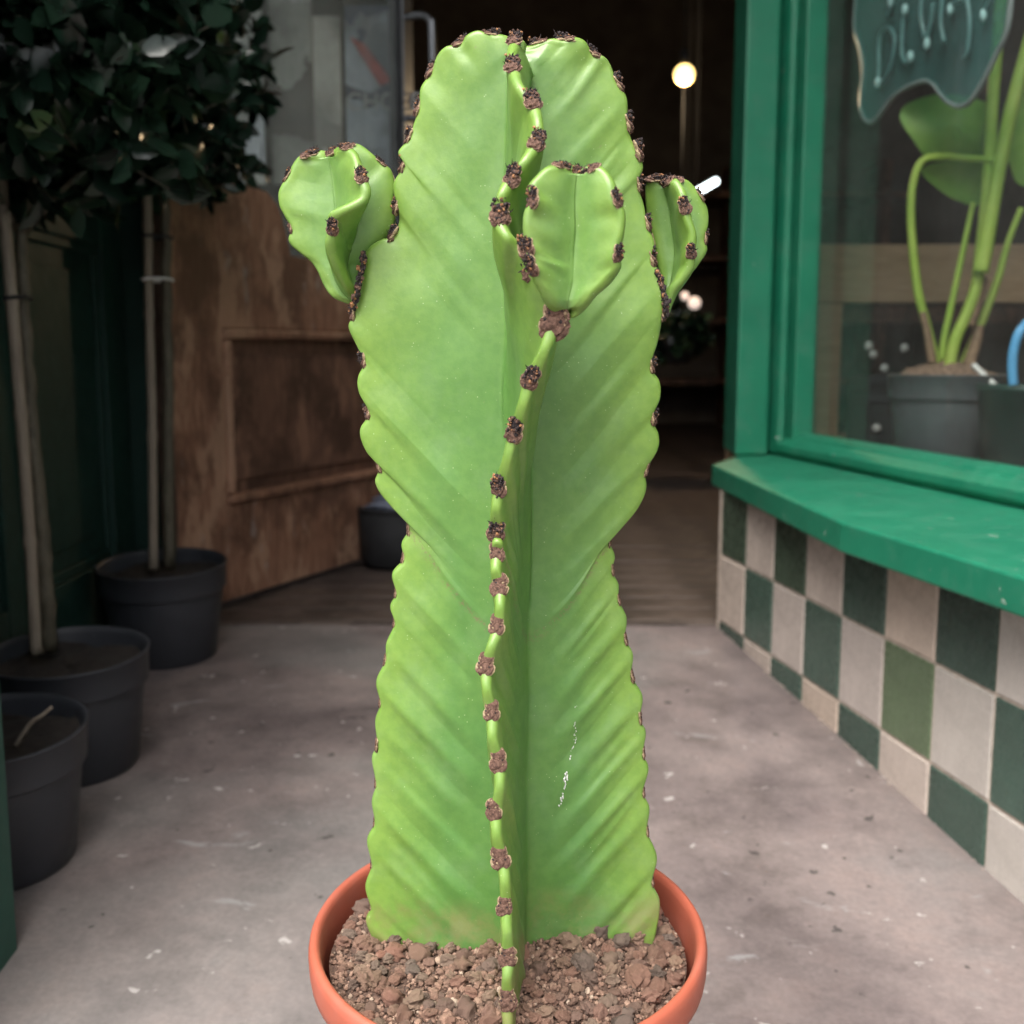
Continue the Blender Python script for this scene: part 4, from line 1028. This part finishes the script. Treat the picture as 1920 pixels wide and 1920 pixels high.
# boards painted to stand in for the blurred reflections in the door glass
def reflection_mat(name, base, bands):
    m, nt, b = mat(name)
    tc = N(nt, 'ShaderNodeTexCoord'); sx = N(nt, 'ShaderNodeSeparateXYZ')
    nz = N(nt, 'ShaderNodeTexNoise'); nz.inputs['Scale'].default_value = 7.0; nz.inputs['Detail'].default_value = 3
    L(nt, tc.outputs['Object'], nz.inputs['Vector'])
    wv = N(nt, 'ShaderNodeVectorMath', operation='MULTIPLY_ADD'); wv.inputs[1].default_value = (0.55, 0.55, 0.55)
    L(nt, nz.outputs['Color'], wv.inputs[0]); L(nt, tc.outputs['Generated'], wv.inputs[2])
    sb = N(nt, 'ShaderNodeVectorMath', operation='SUBTRACT'); sb.inputs[1].default_value = (0.27, 0.27, 0.27); L(nt, wv.outputs[0], sb.inputs[0])
    L(nt, sb.outputs[0], sx.inputs[0])
    c = None
    v = objvec(nt); f = noise(nt, 6, 3, 0.5, v)
    c = ramp(nt, f, [(0.38, tuple(0.45 * x for x in base)), (0.55, base), (0.7, tuple(min(0.95, 1.15 * x) for x in base))])
    for axis, lo, hi, col in bands:
        src = sx.outputs[axis]
        g = N(nt, 'ShaderNodeMath', operation='GREATER_THAN'); g.inputs[1].default_value = lo; L(nt, src, g.inputs[0])
        h = N(nt, 'ShaderNodeMath', operation='LESS_THAN'); h.inputs[1].default_value = hi; L(nt, src, h.inputs[0])
        mu = N(nt, 'ShaderNodeMath', operation='MULTIPLY'); L(nt, g.outputs[0], mu.inputs[0]); L(nt, h.outputs[0], mu.inputs[1])
        c = mix(nt, mu.outputs[0], c, col)
    L(nt, c, b.inputs['Base Color']); b.inputs['Roughness'].default_value = 0.4
    return m
PY = 3.55
def board(label, x0, x1, y_top, y_bot, m, dy=0.0):
    a = at(x0, y_top, PY + dy); b = at(x1, y_bot, PY + dy)
    root = thing('poster', label, 'poster', ((a[0] + b[0]) / 2, PY + dy, b[2]), 'poster boards standing behind the door glass')
    obj('sheet', *box(a[0], b[0], PY + dy, PY + dy + 0.008, b[2], a[2]), m, root, False)
    return root
board('pale grey-green poster board behind the door glass beside the tree crown', 392, 498, -60, 345, reflection_mat('poster_grey', (0.80, 0.84, 0.78), [(2, 0.60, 0.66, (0.30, 0.32, 0.31)), (2, 0.0, 0.30, (0.80, 0.88, 0.95))]))
board('olive grey poster board with a dark band, in the middle of the door glass', 501, 590, -60, 345, reflection_mat('poster_olive', (0.50, 0.52, 0.47), [(2, 0.20, 0.52, (0.16, 0.14, 0.12)), (2, 0.86, 1.0, (0.7, 0.72, 0.7))]), 0.02)
board('narrow cream poster board in the door glass beside the blue one', 585, 642, 30, 300, reflection_mat('poster_cream', (0.86, 0.84, 0.74), [(2, 0.0, 0.3, (0.50, 0.48, 0.43))]))
pb = board('blue-grey poster with white lettering and a slanting red stripe in the door glass', 645, 752, 10, 400, reflection_mat('poster_blue', (0.58, 0.65, 0.72), [(2, 0.90, 1.0, (0.07, 0.09, 0.16)), (2, 0.55, 0.63, (0.12, 0.13, 0.18)), (2, 0.0, 0.3, (0.42, 0.46, 0.52))]))
rs = []
for yy in (PY - 0.006, PY - 0.001):
    for a, b in ((655, 68), (685, 84), (735, 152), (712, 160)):
        rs.append(at(a, b, yy))
obj('red_stripe', rs, BOXF, simple('red_print', (0.62, 0.14, 0.13), 0.4), pb, False)
tcu = bpy.data.curves.new('lettering', 'FONT'); tcu.body = 'CHOSE'; tcu.size = 0.072; tcu.extrude = 0.001
tcu.materials.append(M['white'])
tmp = bpy.data.objects.new('tmp', tcu); tme = bpy.data.meshes.new_from_object(tmp); bpy.data.objects.remove(tmp)
to = bpy.data.objects.new('lettering', tme); COL.objects.link(to); to.parent = pb
tp = at(648, 206, PY - 0.004)
to.matrix_local = Matrix.Translation(Vector(tp) - parent_world(pb)) @ Matrix.Rotation(math.pi / 2, 4, 'X')

# black bin by the free edge of the door
bc = at_z(742, 1060, TH_Z + 0.001)
bin_ = thing('black_bin', 'black round bin standing by the free edge of the wooden door', 'bin', tuple(bc))
obj('body', *lathe([(0.0, 0.0), (0.085, 0.0), (0.10, 0.02), (0.105, 0.17), (0.100, 0.17), (0.09, 0.03), (0, 0.03)], 40, bc), M['black'], bin_)
obj('rim', *lathe([(0.099, 0.166), (0.101, 0.176), (0.107, 0.176), (0.109, 0.168), (0.104, 0.160)], 40, bc), M['black'], bin_)
bluish_gleam, bf = lump((0.085, 0.07, 0.05), 3, 0.14, np.random.default_rng(4), bc + np.array([0.01, 0, 0.165]))
obj('bag', bluish_gleam, bf, simple('grey_blue_film', (0.20, 0.23, 0.30), 0.3, 0, 0.3, 30), bin_, True)  # grey-blue lump stands in for the bluish reflection on the bin

# ================================================================== TREES IN CHARCOAL POTS
def nursery_pot(name, label, c, r, h, group, tilt=True, pm='potgrey', sm='soil'):
    c = np.array([c[0], c[1], floor_z(c[1]) if tilt else c[2]])
    root = thing(name, label, 'pot', tuple(c), group)
    tl = (lambda v: tilt_pts(v, c)) if tilt else (lambda v: v)
    body = [(0.0, 0.001), (r * 0.74, 0.001), (r * 0.77, 0.006), (r * 0.915, h - 0.058), (r * 0.915, h - 0.05)]
    v, f = lathe(body, 64, c); obj('body', tl(v), f, M[pm], root)
    rimp = [(r * 0.92, h - 0.052), (r * 0.965, h - 0.053), (r * 0.968, h - 0.050), (r * 0.985, h - 0.006), (r * 1.0, h - 0.004), (r * 1.003, h - 0.001), (r * 0.995, h), (r * 0.965, h - 0.001), (r * 0.955, h - 0.012), (r * 0.90, h - 0.05)]
    v, f = lathe(rimp, 64, c); obj('rim', tl(v), f, M[pm], root)
    sv = []; sfc = []
    nr2, na2 = 10, 40
    for i in range(nr2 + 1):
        for j in range(na2):
            a = 6.28318 * j / na2; rr = r * 0.945 * i / nr2
            sv.append((c[0] + rr * math.cos(a), c[1] + rr * math.sin(a), c[2] + h - 0.030 + (0.040 * (1 - (i / nr2) ** 2) + 0.016 if sm == 'bark_mulch' else 0) + 0.006 * math.sin(5 * a + i) * (i / nr2) + rng.normal(0, 0.002)))
    for i in range(nr2):
        for j in range(na2): sfc.append((i * na2 + j, (i + 1) * na2 + j, (i + 1) * na2 + (j + 1) % na2, i * na2 + (j + 1) % na2))
    obj('compost', tl(sv), sfc, M[sm], root)
    return root, c
PG = 'charcoal nursery pots along the green wall'
P1, c1 = nursery_pot('nursery_pot', 'charcoal pot by the wooden door, holding the tree with the white tie', (-0.735, 2.325, 0), 0.133, 0.205, PG)
P2, c2 = nursery_pot('nursery_pot', 'charcoal pot in the middle of the three by the green wall', (-0.725, 1.785, 0), 0.130, 0.200, PG)
P3, c3 = nursery_pot('nursery_pot', 'charcoal pot nearest the viewer behind the green pier, with a bare twig', (-0.712, 1.475, 0), 0.130, 0.198, PG)

def leaf_template():
    # pointed oval, folded along the midrib, slightly arched: 1 long, 0.56 wide
    L_ = [(0, 0, 0), (0.22, 0.2, 0.03), (0.5, 0.28, 0.05), (0.8, 0.17, 0.02), (1.0, 0.0, -0.05), (0.8, -0.17, 0.02), (0.5, -0.28, 0.05), (0.22, -0.2, 0.03), (0.25, 0, -0.02), (0.5, 0, -0.01), (0.78, 0, -0.03)]
    F_ = [(0, 8, 1), (8, 9, 2, 1), (9, 10, 3, 2), (10, 4, 3), (0, 7, 8), (8, 7, 6, 9), (9, 6, 5, 10), (10, 5, 4)]
    return np.array(L_, float), F_
LT, LF = leaf_template()
def crown(name, parent, c, rad, n, size, seed, holes=0.0, light=0.06):
    r2 = np.random.default_rng(seed)
    # twig clumps: leaves gathered round shoot ends
    m = n // 11
    vs, fs, tn = [], [], []; n0 = 0
    tw = MB()
    for i in range(m):
        d = r2.normal(size=3); d /= np.linalg.norm(d)
        q = (0.45 + 0.55 * r2.uniform() ** 0.5) * (1 + 0.10 * math.sin(3 * d[0] + 5 * d[2] + seed))
        p = c + d * np.array(rad) * q
        ax = d + r2.normal(0, 0.45, 3) + np.array([0, 0, 0.25]); ax /= np.linalg.norm(ax)
        p0 = p - ax * r2.uniform(0.06, 0.13)
        tw.add(*tube([p0, (p0 + p) / 2 + r2.normal(0, 0.006, 3), p], [0.0022, 0.0017, 0.001], 4, False))
        tone0 = r2.uniform(0, 0.7)
        if r2.uniform() < light: tone0 = r2.uniform(0.8, 1.0)
        for j in range(11):
            s = size * r2.uniform(0.65, 1.2)
            b0 = p0 + (p - p0) * r2.uniform(0.1, 1.0)
            ld = ax * 0.5 + r2.normal(0, 0.75, 3); ld /= np.linalg.norm(ld)
            up = d + r2.normal(0, 0.5, 3) + np.array([0, -0.1, 0.4]); up -= ld * (up @ ld); up /= np.linalg.norm(up); sd_ = np.cross(up, ld)
            loc = LT * np.array([1, 1, 1 + r2.normal(0, .8)]) * s
            vs.append(b0 + loc[:, :1] * ld + loc[:, 1:2] * sd_ + loc[:, 2:] * up)
            fs += [tuple(k + n0 for k in q2) for q2 in LF]; n0 += len(LT)
            tn += [min(1, max(0, tone0 + r2.normal(0, 0.12)))] * len(LT)
    me = mesh_of(name, np.vstack(vs), fs, M['leaf']); add_attr(me, 'tone', tn)
    cr = link(name, me, parent)
    obj('twigs', *tw.get(), M['bark'], cr)['kind'] = 'stuff'
    return cr
TG = 'clipped standard trees in charcoal pots'
def tree(label, pc, pts_trunk, pts_cane, cc, rad, n, size, seed, tie_z, tie_m, light=0.06):
    root = thing('standard_tree', label, 'tree', (pc[0], pc[1], pc[2] + 0.17), TG)
    P, _ = catmull(np.array(pts_trunk), 8)
    obj('trunk', *tube(P + rng.normal(0, 0.0012, P.shape), np.linspace(0.0125, 0.009, len(P)) * (1 + 0.06 * np.sin(np.arange(len(P)) * 1.7)), 12), M['bark'], root)
    Pc, _ = catmull(np.array(pts_cane), 14)
    rad_c = np.full(len(Pc), 0.0095); rad_c[::13] *= 1.18
    obj('cane', *tube(Pc, rad_c, 10), M['barkcane'], root)
    for z, m in zip(tie_z, tie_m):
        a = np.array([np.interp(z, P[:, 2], P[:, k]) for k in range(2)]); b = np.array([np.interp(z, Pc[:, 2], Pc[:, k]) for k in range(2)])
        dv = b - a; ln = np.linalg.norm(dv); dv = dv / (ln + 1e-9); nn = np.array([-dv[1], dv[0]])
        ring = []
        for q in np.linspace(0, 2 * np.pi, 28):
            ring.append([*(0.5 * (a + b) + dv * math.cos(q) * (ln / 2 + 0.0135) + nn * math.sin(q) * 0.0135), z + 0.002 * math.sin(q)])
        obj('tie', *tube(ring, 0.0032, 6), M[m], root)
    # main limbs inside the crown
    for i in range(7):
        a = i * 0.9 + seed; d = np.array([math.cos(a), math.sin(a), 0.6])
        obj('limb', *tube([P[-1] - [0, 0, 0.04], P[-1] + d * np.array(rad) * 0.35, np.array(cc) + d * np.array(rad) * [0.6, 0.6, 0.3]], [0.006, 0.004, 0.002], 6), M['bark'], root)
    crown('crown', root, np.array(cc), rad, n, size, seed, light=light)
    return root
z1 = c1[2] + 0.17
tree('tree by the wooden door, its trunk bound to a pale cane with a white tie', c1,
     [at(318, 1062, 2.33), at(316, 800, 2.33), at(313, 560, 2.32), at(309, 380, 2.31), at(306, 330, 2.31)],
     [at(288, 1066, 2.30), at(285, 800, 2.295), at(279, 560, 2.29), at(276, 395, 2.285), at(274, 300, 2.28)],
     at(300, 165, 2.33), (0.235, 0.235, 0.245), 2300, 0.052, 3, [at(285, 525, 2.31)[2], at(285, 446, 2.31)[2]], ['white', 'black'], 0.03)
tree('tree in the middle pot, with a leaning cane and a mossy trunk', c2,
     [at(92, 1222, 1.80), at(85, 1050, 1.80), at(70, 900, 1.80), at(52, 700, 1.80), at(42, 500, 1.80), at(38, 390, 1.80)],
     [at(68, 1225, 1.765), at(55, 1000, 1.765), at(36, 740, 1.765), at(18, 520, 1.765), at(6, 380, 1.765), at(0, 310, 1.765)],
     at(95, 130, 1.80), (0.255, 0.25, 0.235), 2300, 0.072, 9, [at(40, 560, 1.78)[2]], ['black'], 0.05)
tw_ = thing('bare_twig', 'bare brown twig sticking out of the nearest charcoal pot', 'twig', tuple(c3 + np.array([0, 0, 0.16])))
tp_, _ = catmull(np.array([at(30, 1398, 1.44), at(48, 1370, 1.44), at(62, 1352, 1.44), at(78, 1342, 1.44), at(97, 1326, 1.44)]), 6)
obj('stem', *tube(tp_, np.linspace(0.0036, 0.0022, len(tp_)), 7), M['barkcane'], tw_)

# ================================================================== IN THE SHOP WINDOW
# timber shelf behind the plant
shelf = thing('timber_shelf', 'pale timber shelf frame seen through the shop window', 'shelf', (1.4, 3.3, 0.5))
obj('beam', *box(0.86, 2.9, 3.28, 3.33, 0.895, 1.06), M['beam'], shelf, False, 0.004)
obj('underside_rail', *box(0.86, 2.9, 3.34, 3.40, 0.84, 0.89), M['doorpanel'], shelf, False, 0.003)
obj('leg', *box(0.885, 0.955, 3.282, 3.35, 0.502, 0.893), M['beam'], shelf, False, 0.004)
obj('leg', *box(2.5, 2.57, 3.282, 3.35, 0.502, 0.893), M['beam'], shelf, False, 0.004)
def crate(label, x0, x1, y0, y1, z0, z1):
    root = thing('black_tray', label, 'tray', ((x0 + x1) / 2, y0, z0), 'black trays stacked under the timber shelf')
    mb = MB(); t = 0.008
    mb.add(*box(x0, x1, y0, y0 + t, z0, z1)); mb.add(*box(x0, x1, y1 - t, y1, z0, z1)); mb.add(*box(x0, x0 + t, y0 + t, y1 - t, z0, z1)); mb.add(*box(x1 - t, x1, y0 + t, y1 - t, z0, z1)); mb.add(*box(x0 + t, x1 - t, y0 + t, y1 - t, z0, z0 + t))
    obj('body', *mb.get(), M['black'], root, False)
    obj('lip', *box(x0 - 0.006, x1 + 0.006, y0 - 0.007, y0 - 0.0005, z1 - 0.022, z1), M['potgrey'], root, False, 0.002)
    return root
crate('lower black tray under the timber shelf in the window', 0.985, 1.16, 3.1, 3.3, 0.502, 0.640)
crate('upper black tray under the timber shelf in the window', 0.985, 1.135, 3.1, 3.3, 0.643, 0.690)
for i, (a, b) in enumerate(((1629, 648), (1637, 664), (1696, 652), (1658, 690), (1644, 802))):
    p = at(a, b, 3.09 if b > 760 else 3.2)
    v, f = lump((0.011, 0.006, 0.011), 2, 0.08, np.random.default_rng(i), p)  # white lumps stand in for glints of light behind the plant
    tag(obj('white_pebble', v, f, M['white']), ['pale pebble spot highest under the timber shelf', 'pale pebble spot just below the highest one', 'pale pebble spot nearest the plant stems', 'dim pale pebble spot above the trays', 'pale pebble spot on the lower black tray'][i], 'pebble', 'pale pebbles under the timber shelf')
wx, wy = 0.945, 2.45
wr_ = 0.125
P4_, c4 = nursery_pot('nursery_pot', 'charcoal pot of the lush leafy plant inside the shop window', (wx, wy, 0.501), wr_, 0.205, 'charcoal pots in the window', tilt=False, pm='potgrey_clean', sm='bark_mulch')
plant = thing('window_plant', 'lush lime-stemmed leafy plant growing inside the shop window', 'plant', (wx, wy, 0.67))
def stalk(name, pts, r0, r1, m, y0=2.45):
    P = [at(a, b, (c if c else y0)) for a, b, c in pts]
    D, _ = catmull(np.array(P), 8)
    return obj(name, *tube(D, np.linspace(r0, r1, len(D)), 10), M[m], plant)
stalk('stalk', [(1758, 700, 0), (1750, 660, 0), (1735, 600, 0), (1722, 550, 0), (1712, 470, 0), (1708, 400, 0), (1712, 345, 0), (1728, 303, 0), (1762, 293, 0), (1810, 296, 0), (1865, 300, 2.40)], 0.0105, 0.0065, 'petiole')
stalk('sheath', [(1748, 680, 2.44), (1740, 630, 2.44), (1730, 585, 2.44)], 0.010, 0.007, 'sheath')
stalk('stalk', [(1765, 700, 0), (1768, 650, 0), (1780, 590, 0), (1795, 520, 0), (1812, 440, 0), (1825, 380, 0)], 0.0085, 0.0055, 'petiole', 2.48)
stalk('stalk', [(1780, 690, 0), (1790, 640, 0), (1812, 590, 0), (1830, 540, 0), (1838, 480, 0), (1845, 420, 0), (1855, 300, 0), (1862, 180, 0), (1872, 60, 0), (1880, -30, 0)], 0.0125, 0.012, 'petiole', 2.42)
stalk('stalk', [(1838, 510, 0), (1850, 450, 0), (1862, 380, 0), (1880, 280, 0), (1905, 170, 0), (1935, 60, 0)], 0.0165, 0.013, 'petiole', 2.40)
stalk('stalk', [(1800, 695, 0), (1825, 640, 0), (1850, 580, 0), (1872, 520, 0), (1890, 455, 0), (1915, 390, 0)], 0.0105, 0.006, 'petiole', 2.46)
stalk('sheath', [(1815, 690, 2.44), (1830, 640, 2.44), (1835, 610, 2.44)], 0.014, 0.010, 'sheath')
stalk('node', [(1812, 610, 2.43), (1826, 565, 2.43), (1838, 520, 2.43)], 0.019, 0.017, 'sheath')
def blade(outline, y0, curl, name='leaf'):
    pts = [at(a, b, y0 + c) for a, b, c in outline]
    D, _ = catmull(np.array(pts), 6, True)
    c = D.mean(0); vs = [c + np.array([0, curl, 0])]; rings = 5; n = len(D)
    for k in range(1, rings + 1):
        q = k / rings
        for p in D: vs.append(c + (p - c) * q + np.array([0, curl * (1 - q * q), 0]))
    vs = np.array(vs)
    f = [(0, 1 + j, 1 + (j + 1) % n) for j in range(n)]
    for k in range(rings - 1):
        for j in range(n):
            a = 1 + k * n; f.append((a + j, a + n + j, a + n + (j + 1) % n, a + (j + 1) % n))
    m0 = len(vs); f2 = [tuple(i + m0 for i in q)[::-1] for q in f]
    return obj(name, np.vstack([vs, vs + np.array([0, 0.0012, 0])]), f + f2, M['lush'], plant)
blade([(1745, 300, 0), (1712, 262, 0), (1688, 222, 0.02), (1700, 195, 0.03), (1750, 178, 0.03), (1812, 180, 0.02), (1858, 200, 0), (1868, 250, -0.02), (1850, 290, -0.02), (1800, 296, 0)], 2.52, -0.03)
blade([(1728, 318, 0), (1775, 302, 0), (1830, 300, 0), (1868, 305, 0), (1862, 350, 0.02), (1840, 385, 0.03), (1795, 376, 0.03), (1755, 352, 0.02)], 2.50, 0.02)
blade([(1880, 220, 0), (1910, 160, 0), (1960, 150, 0), (1985, 240, 0), (1960, 330, 0), (1905, 340, 0)], 2.62, 0.02)
lab = thing('plant_label', 'white plastic plant label lying across the window pot rim', 'label', tuple(at(1845, 705, 2.36)))
a_, b_ = at(1824, 684, 2.37), at(1866, 724, 2.33)
obj('strip', *tube([a_, (a_ + b_) / 2, b_], 0.0065, 4), M['white'], lab, False)
bk = at(1905, 800, 2.2); bk = np.array([bk[0] + 0.02, 2.2, 0.501])
bucket = thing('green_bucket', 'dark green bucket with a light blue handle at the right of the window', 'bucket', tuple(bk))
hz = at(1900, 722, 2.2)[2] - 0.501
obj('body', *lathe([(0.0, 0.0), (0.075, 0.0), (0.080, 0.005), (0.092, hz - 0.012), (0.096, hz - 0.010), (0.096, hz), (0.088, hz), (0.086, hz - 0.02), (0.07, 0.02), (0, 0.02)], 40, bk), M['potgreen'], bucket)
hd, _ = catmull(np.array([at(1900, 722, 2.14), at(1898, 690, 2.14), at(1901, 655, 2.14), at(1912, 622, 2.14), at(1935, 602, 2.15), at(1965, 612, 2.16), at(1985, 660, 2.18), at(1988, 722, 2.18)]), 8)
obj('handle', *tube(hd, 0.0095, 8), M['blue'], bucket)

# neon tube sign on an acrylic cloud, hung inside the glass
def onq(px, py, d):
    a = (px - 960.0) / FPX; b = (960.0 - py) / FPX
    r = np.array([a, CP + b * SP, -SP + b * CP]); n = q_in
    t = (n @ (Q0 + q_in * d)) / (n @ r[:2])
    return np.array([0, 0, CAM_H]) + r * t
OUT = [(1603, 0), (1601, 53), (1612, 92), (1617, 133), (1613, 177), (1613, 206), (1622, 226), (1636, 227), (1652, 208), (1673, 181), (1697, 164), (1729, 152), (1748, 158), (1760, 174), (1772, 188), (1789, 198), (1808, 196), (1824, 180), (1843, 148), (1867, 99), (1881, 70), (1890, 30), (1893, -40), (1880, -130), (1850, -180), (1790, -200), (1730, -185), (1680, -190), (1630, -150), (1608, -80)]
sign = thing('neon_sign', 'unlit neon tube sign on a cloud-shaped teal acrylic sheet inside the window', 'sign', tuple(onq(1740, 60, 0.09)))
D, _ = catmull(np.array([onq(a, b, 0.085) for a, b in OUT]), 6, True)
n = len(D); off = np.array([q_in[0], q_in[1], 0]) * 0.006
c = D.mean(0)
vs = np.vstack([D, D + off]); f = [tuple(range(n)), tuple(range(n, 2 * n))[::-1]]
obj('acrylic_sheet', vs, f, M['acrylic'], sign, False)
obj('sheet_edge', *tube(np.vstack([D, D[:2]]) + off * 0.5, 0.0055, 6, False), M['acrylic_edge'], sign)
STROKES = [[(1647, 152), (1648, 120), (1648, 85), (1652, 62), (1664, 52), (1675, 62), (1677, 85), (1672, 115), (1664, 140), (1652, 158)],
           [(1697, 15), (1693, 45), (1691, 80), (1692, 105), (1700, 118), (1709, 105)],
           [(1665, -10), (1672, 4), (1664, 30)],
           [(1750, 5), (1746, 40), (1740, 62), (1737, 82)], [(1728, 0), (1727, 30), (1733, 70)],
           [(1768, -10), (1764, 40), (1770, 80)],
           [(1780, 16), (1790, 4), (1806, 0)], [(1842, 32), (1850, 14), (1862, -6)], [(1812, -10), (1818, 40), (1815, 90), (1808, 110)]]
TIPS = [(1646, 154), (1697, 18), (1707, 106), (1738, 82), (1670, 4), (1782, 17), (1844, 28)]
for st in STROKES:
    D2, _ = catmull(np.array([onq(a, b, 0.073) for a, b in st]), 6)
    obj('tube', *tube(D2, 0.0042, 7), M['tubeglass'], sign)
for a, b in TIPS:
    p = onq(a, b, 0.072)
    obj('tube_tip', *lump((0.0065, 0.0065, 0.012), 2, 0.02, rng, p), M['tubetip'], sign)
for x in (1650, 1840):
    p = onq(x, -150, 0.088); obj('hanging_wire', *tube([p, np.array([p[0], p[1], 4.19])], 0.001, 4), M['metal'], sign)

# ================================================================== DEEP IN THE SHOP
lamp = thing('pendant_lamp', 'round glowing warm bulb hanging in the dark shop interior', 'lamp', tuple(at(1283, 140, 5.0)))
lc = at(1283, 140, 5.0)
v, f = I3; obj('bulb', v * 0.043 + lc, f, M['bulb'], lamp)
pl = bpy.data.lights.new('bulb_light', 'POINT'); pl.energy = 12; pl.color = (1.0, 0.72, 0.42); pl.shadow_soft_size = 0.05
po = bpy.data.objects.new('bulb_light', pl); COL.objects.link(po); po.parent = lamp; po.location = (0, 0, -0.12)
obj('socket', *lathe([(0, 0.10), (0.018, 0.10), (0.02, 0.05), (0.016, 0.045), (0, 0.045)], 16, lc), M['black'], lamp)
obj('cord', *tube([lc + [0, 0, 0.1], [lc[0], lc[1], 4.19]], 0.004, 6), M['black'], lamp)
tl_ = thing('tube_light', 'short cool white fluorescent tube glinting behind the right cactus arm', 'light', tuple(at(1327, 348, 6.0)))
obj('tube', *tube([at(1300, 364, 5.8), at(1342, 340, 6.2)], 0.017, 12), M['tubelight'], tl_)
obj('fitting', *tube([at(1296, 366, 5.85), at(1346, 336, 6.25)], 0.012, 8), M['black'], tl_)
for i, (a, b, r) in enumerate(((1300, 393, 0.030), (1302, 568, 0.030), (1284, 555, 0.020))):
    p = at(a, b, 5.5); v, f = I2
    o = thing('small_lamp', ['faint pinkish globe just under the white tube', 'faint pinkish globe low in the dark doorway', 'smaller faint globe left of the low one'][i], 'lamp', tuple(p), 'faint globes in the dark shop')
    obj('globe', v * r * np.array([1, 1, 1]) + p, f, M['faintbulb'], o)
    obj('cord', *tube([p + [0, 0, r], [p[0], p[1], 4.19]], 0.002, 5), M['black'], o)
hp_ = at(1272, 640, 5.2)
hang = thing('hanging_plant', 'dark trailing leafy plant hanging deep in the shop beside the right cactus edge', 'plant', tuple(hp_))
obj('basket', *lathe([(0, -0.10), (0.05, -0.10), (0.085, -0.02), (0.09, 0.0), (0.08, 0.0), (0, -0.02)], 28, hp_), M['black'], hang)
crown('crown', hang, hp_ + np.array([0, 0, 0.04]), (0.15, 0.15, 0.13), 600, 0.06, 21, light=0.25)
obj('cord', *tube([hp_, [hp_[0], hp_[1], 4.19]], 0.003, 5), M['black'], hang)
rack = thing('dark_shelving', 'dark wooden shelving along the back of the shop', 'shelf', (0.5, 9.6, TH_Z))
for x in (-1.7, -0.6, 0.6, 1.8, 3.0): obj('upright', *box(x, x + 0.06, 9.3, 9.9, TH_Z, 2.3), M['doorpanel'], rack, False)
for z in (0.5, 1.0, 1.5, 2.0): obj('shelf_board', *box(-1.75, 3.2, 9.28, 9.92, z, z + 0.04), M['doorpanel'], rack, False)
jr = obj('door_lining', *box(0.592, 0.640, 3.06, 3.10, TH_Z, 4.19), M['beam'], smooth=False)
tag(jr, 'narrow pale wooden door lining behind the green corner post', 'door lining')
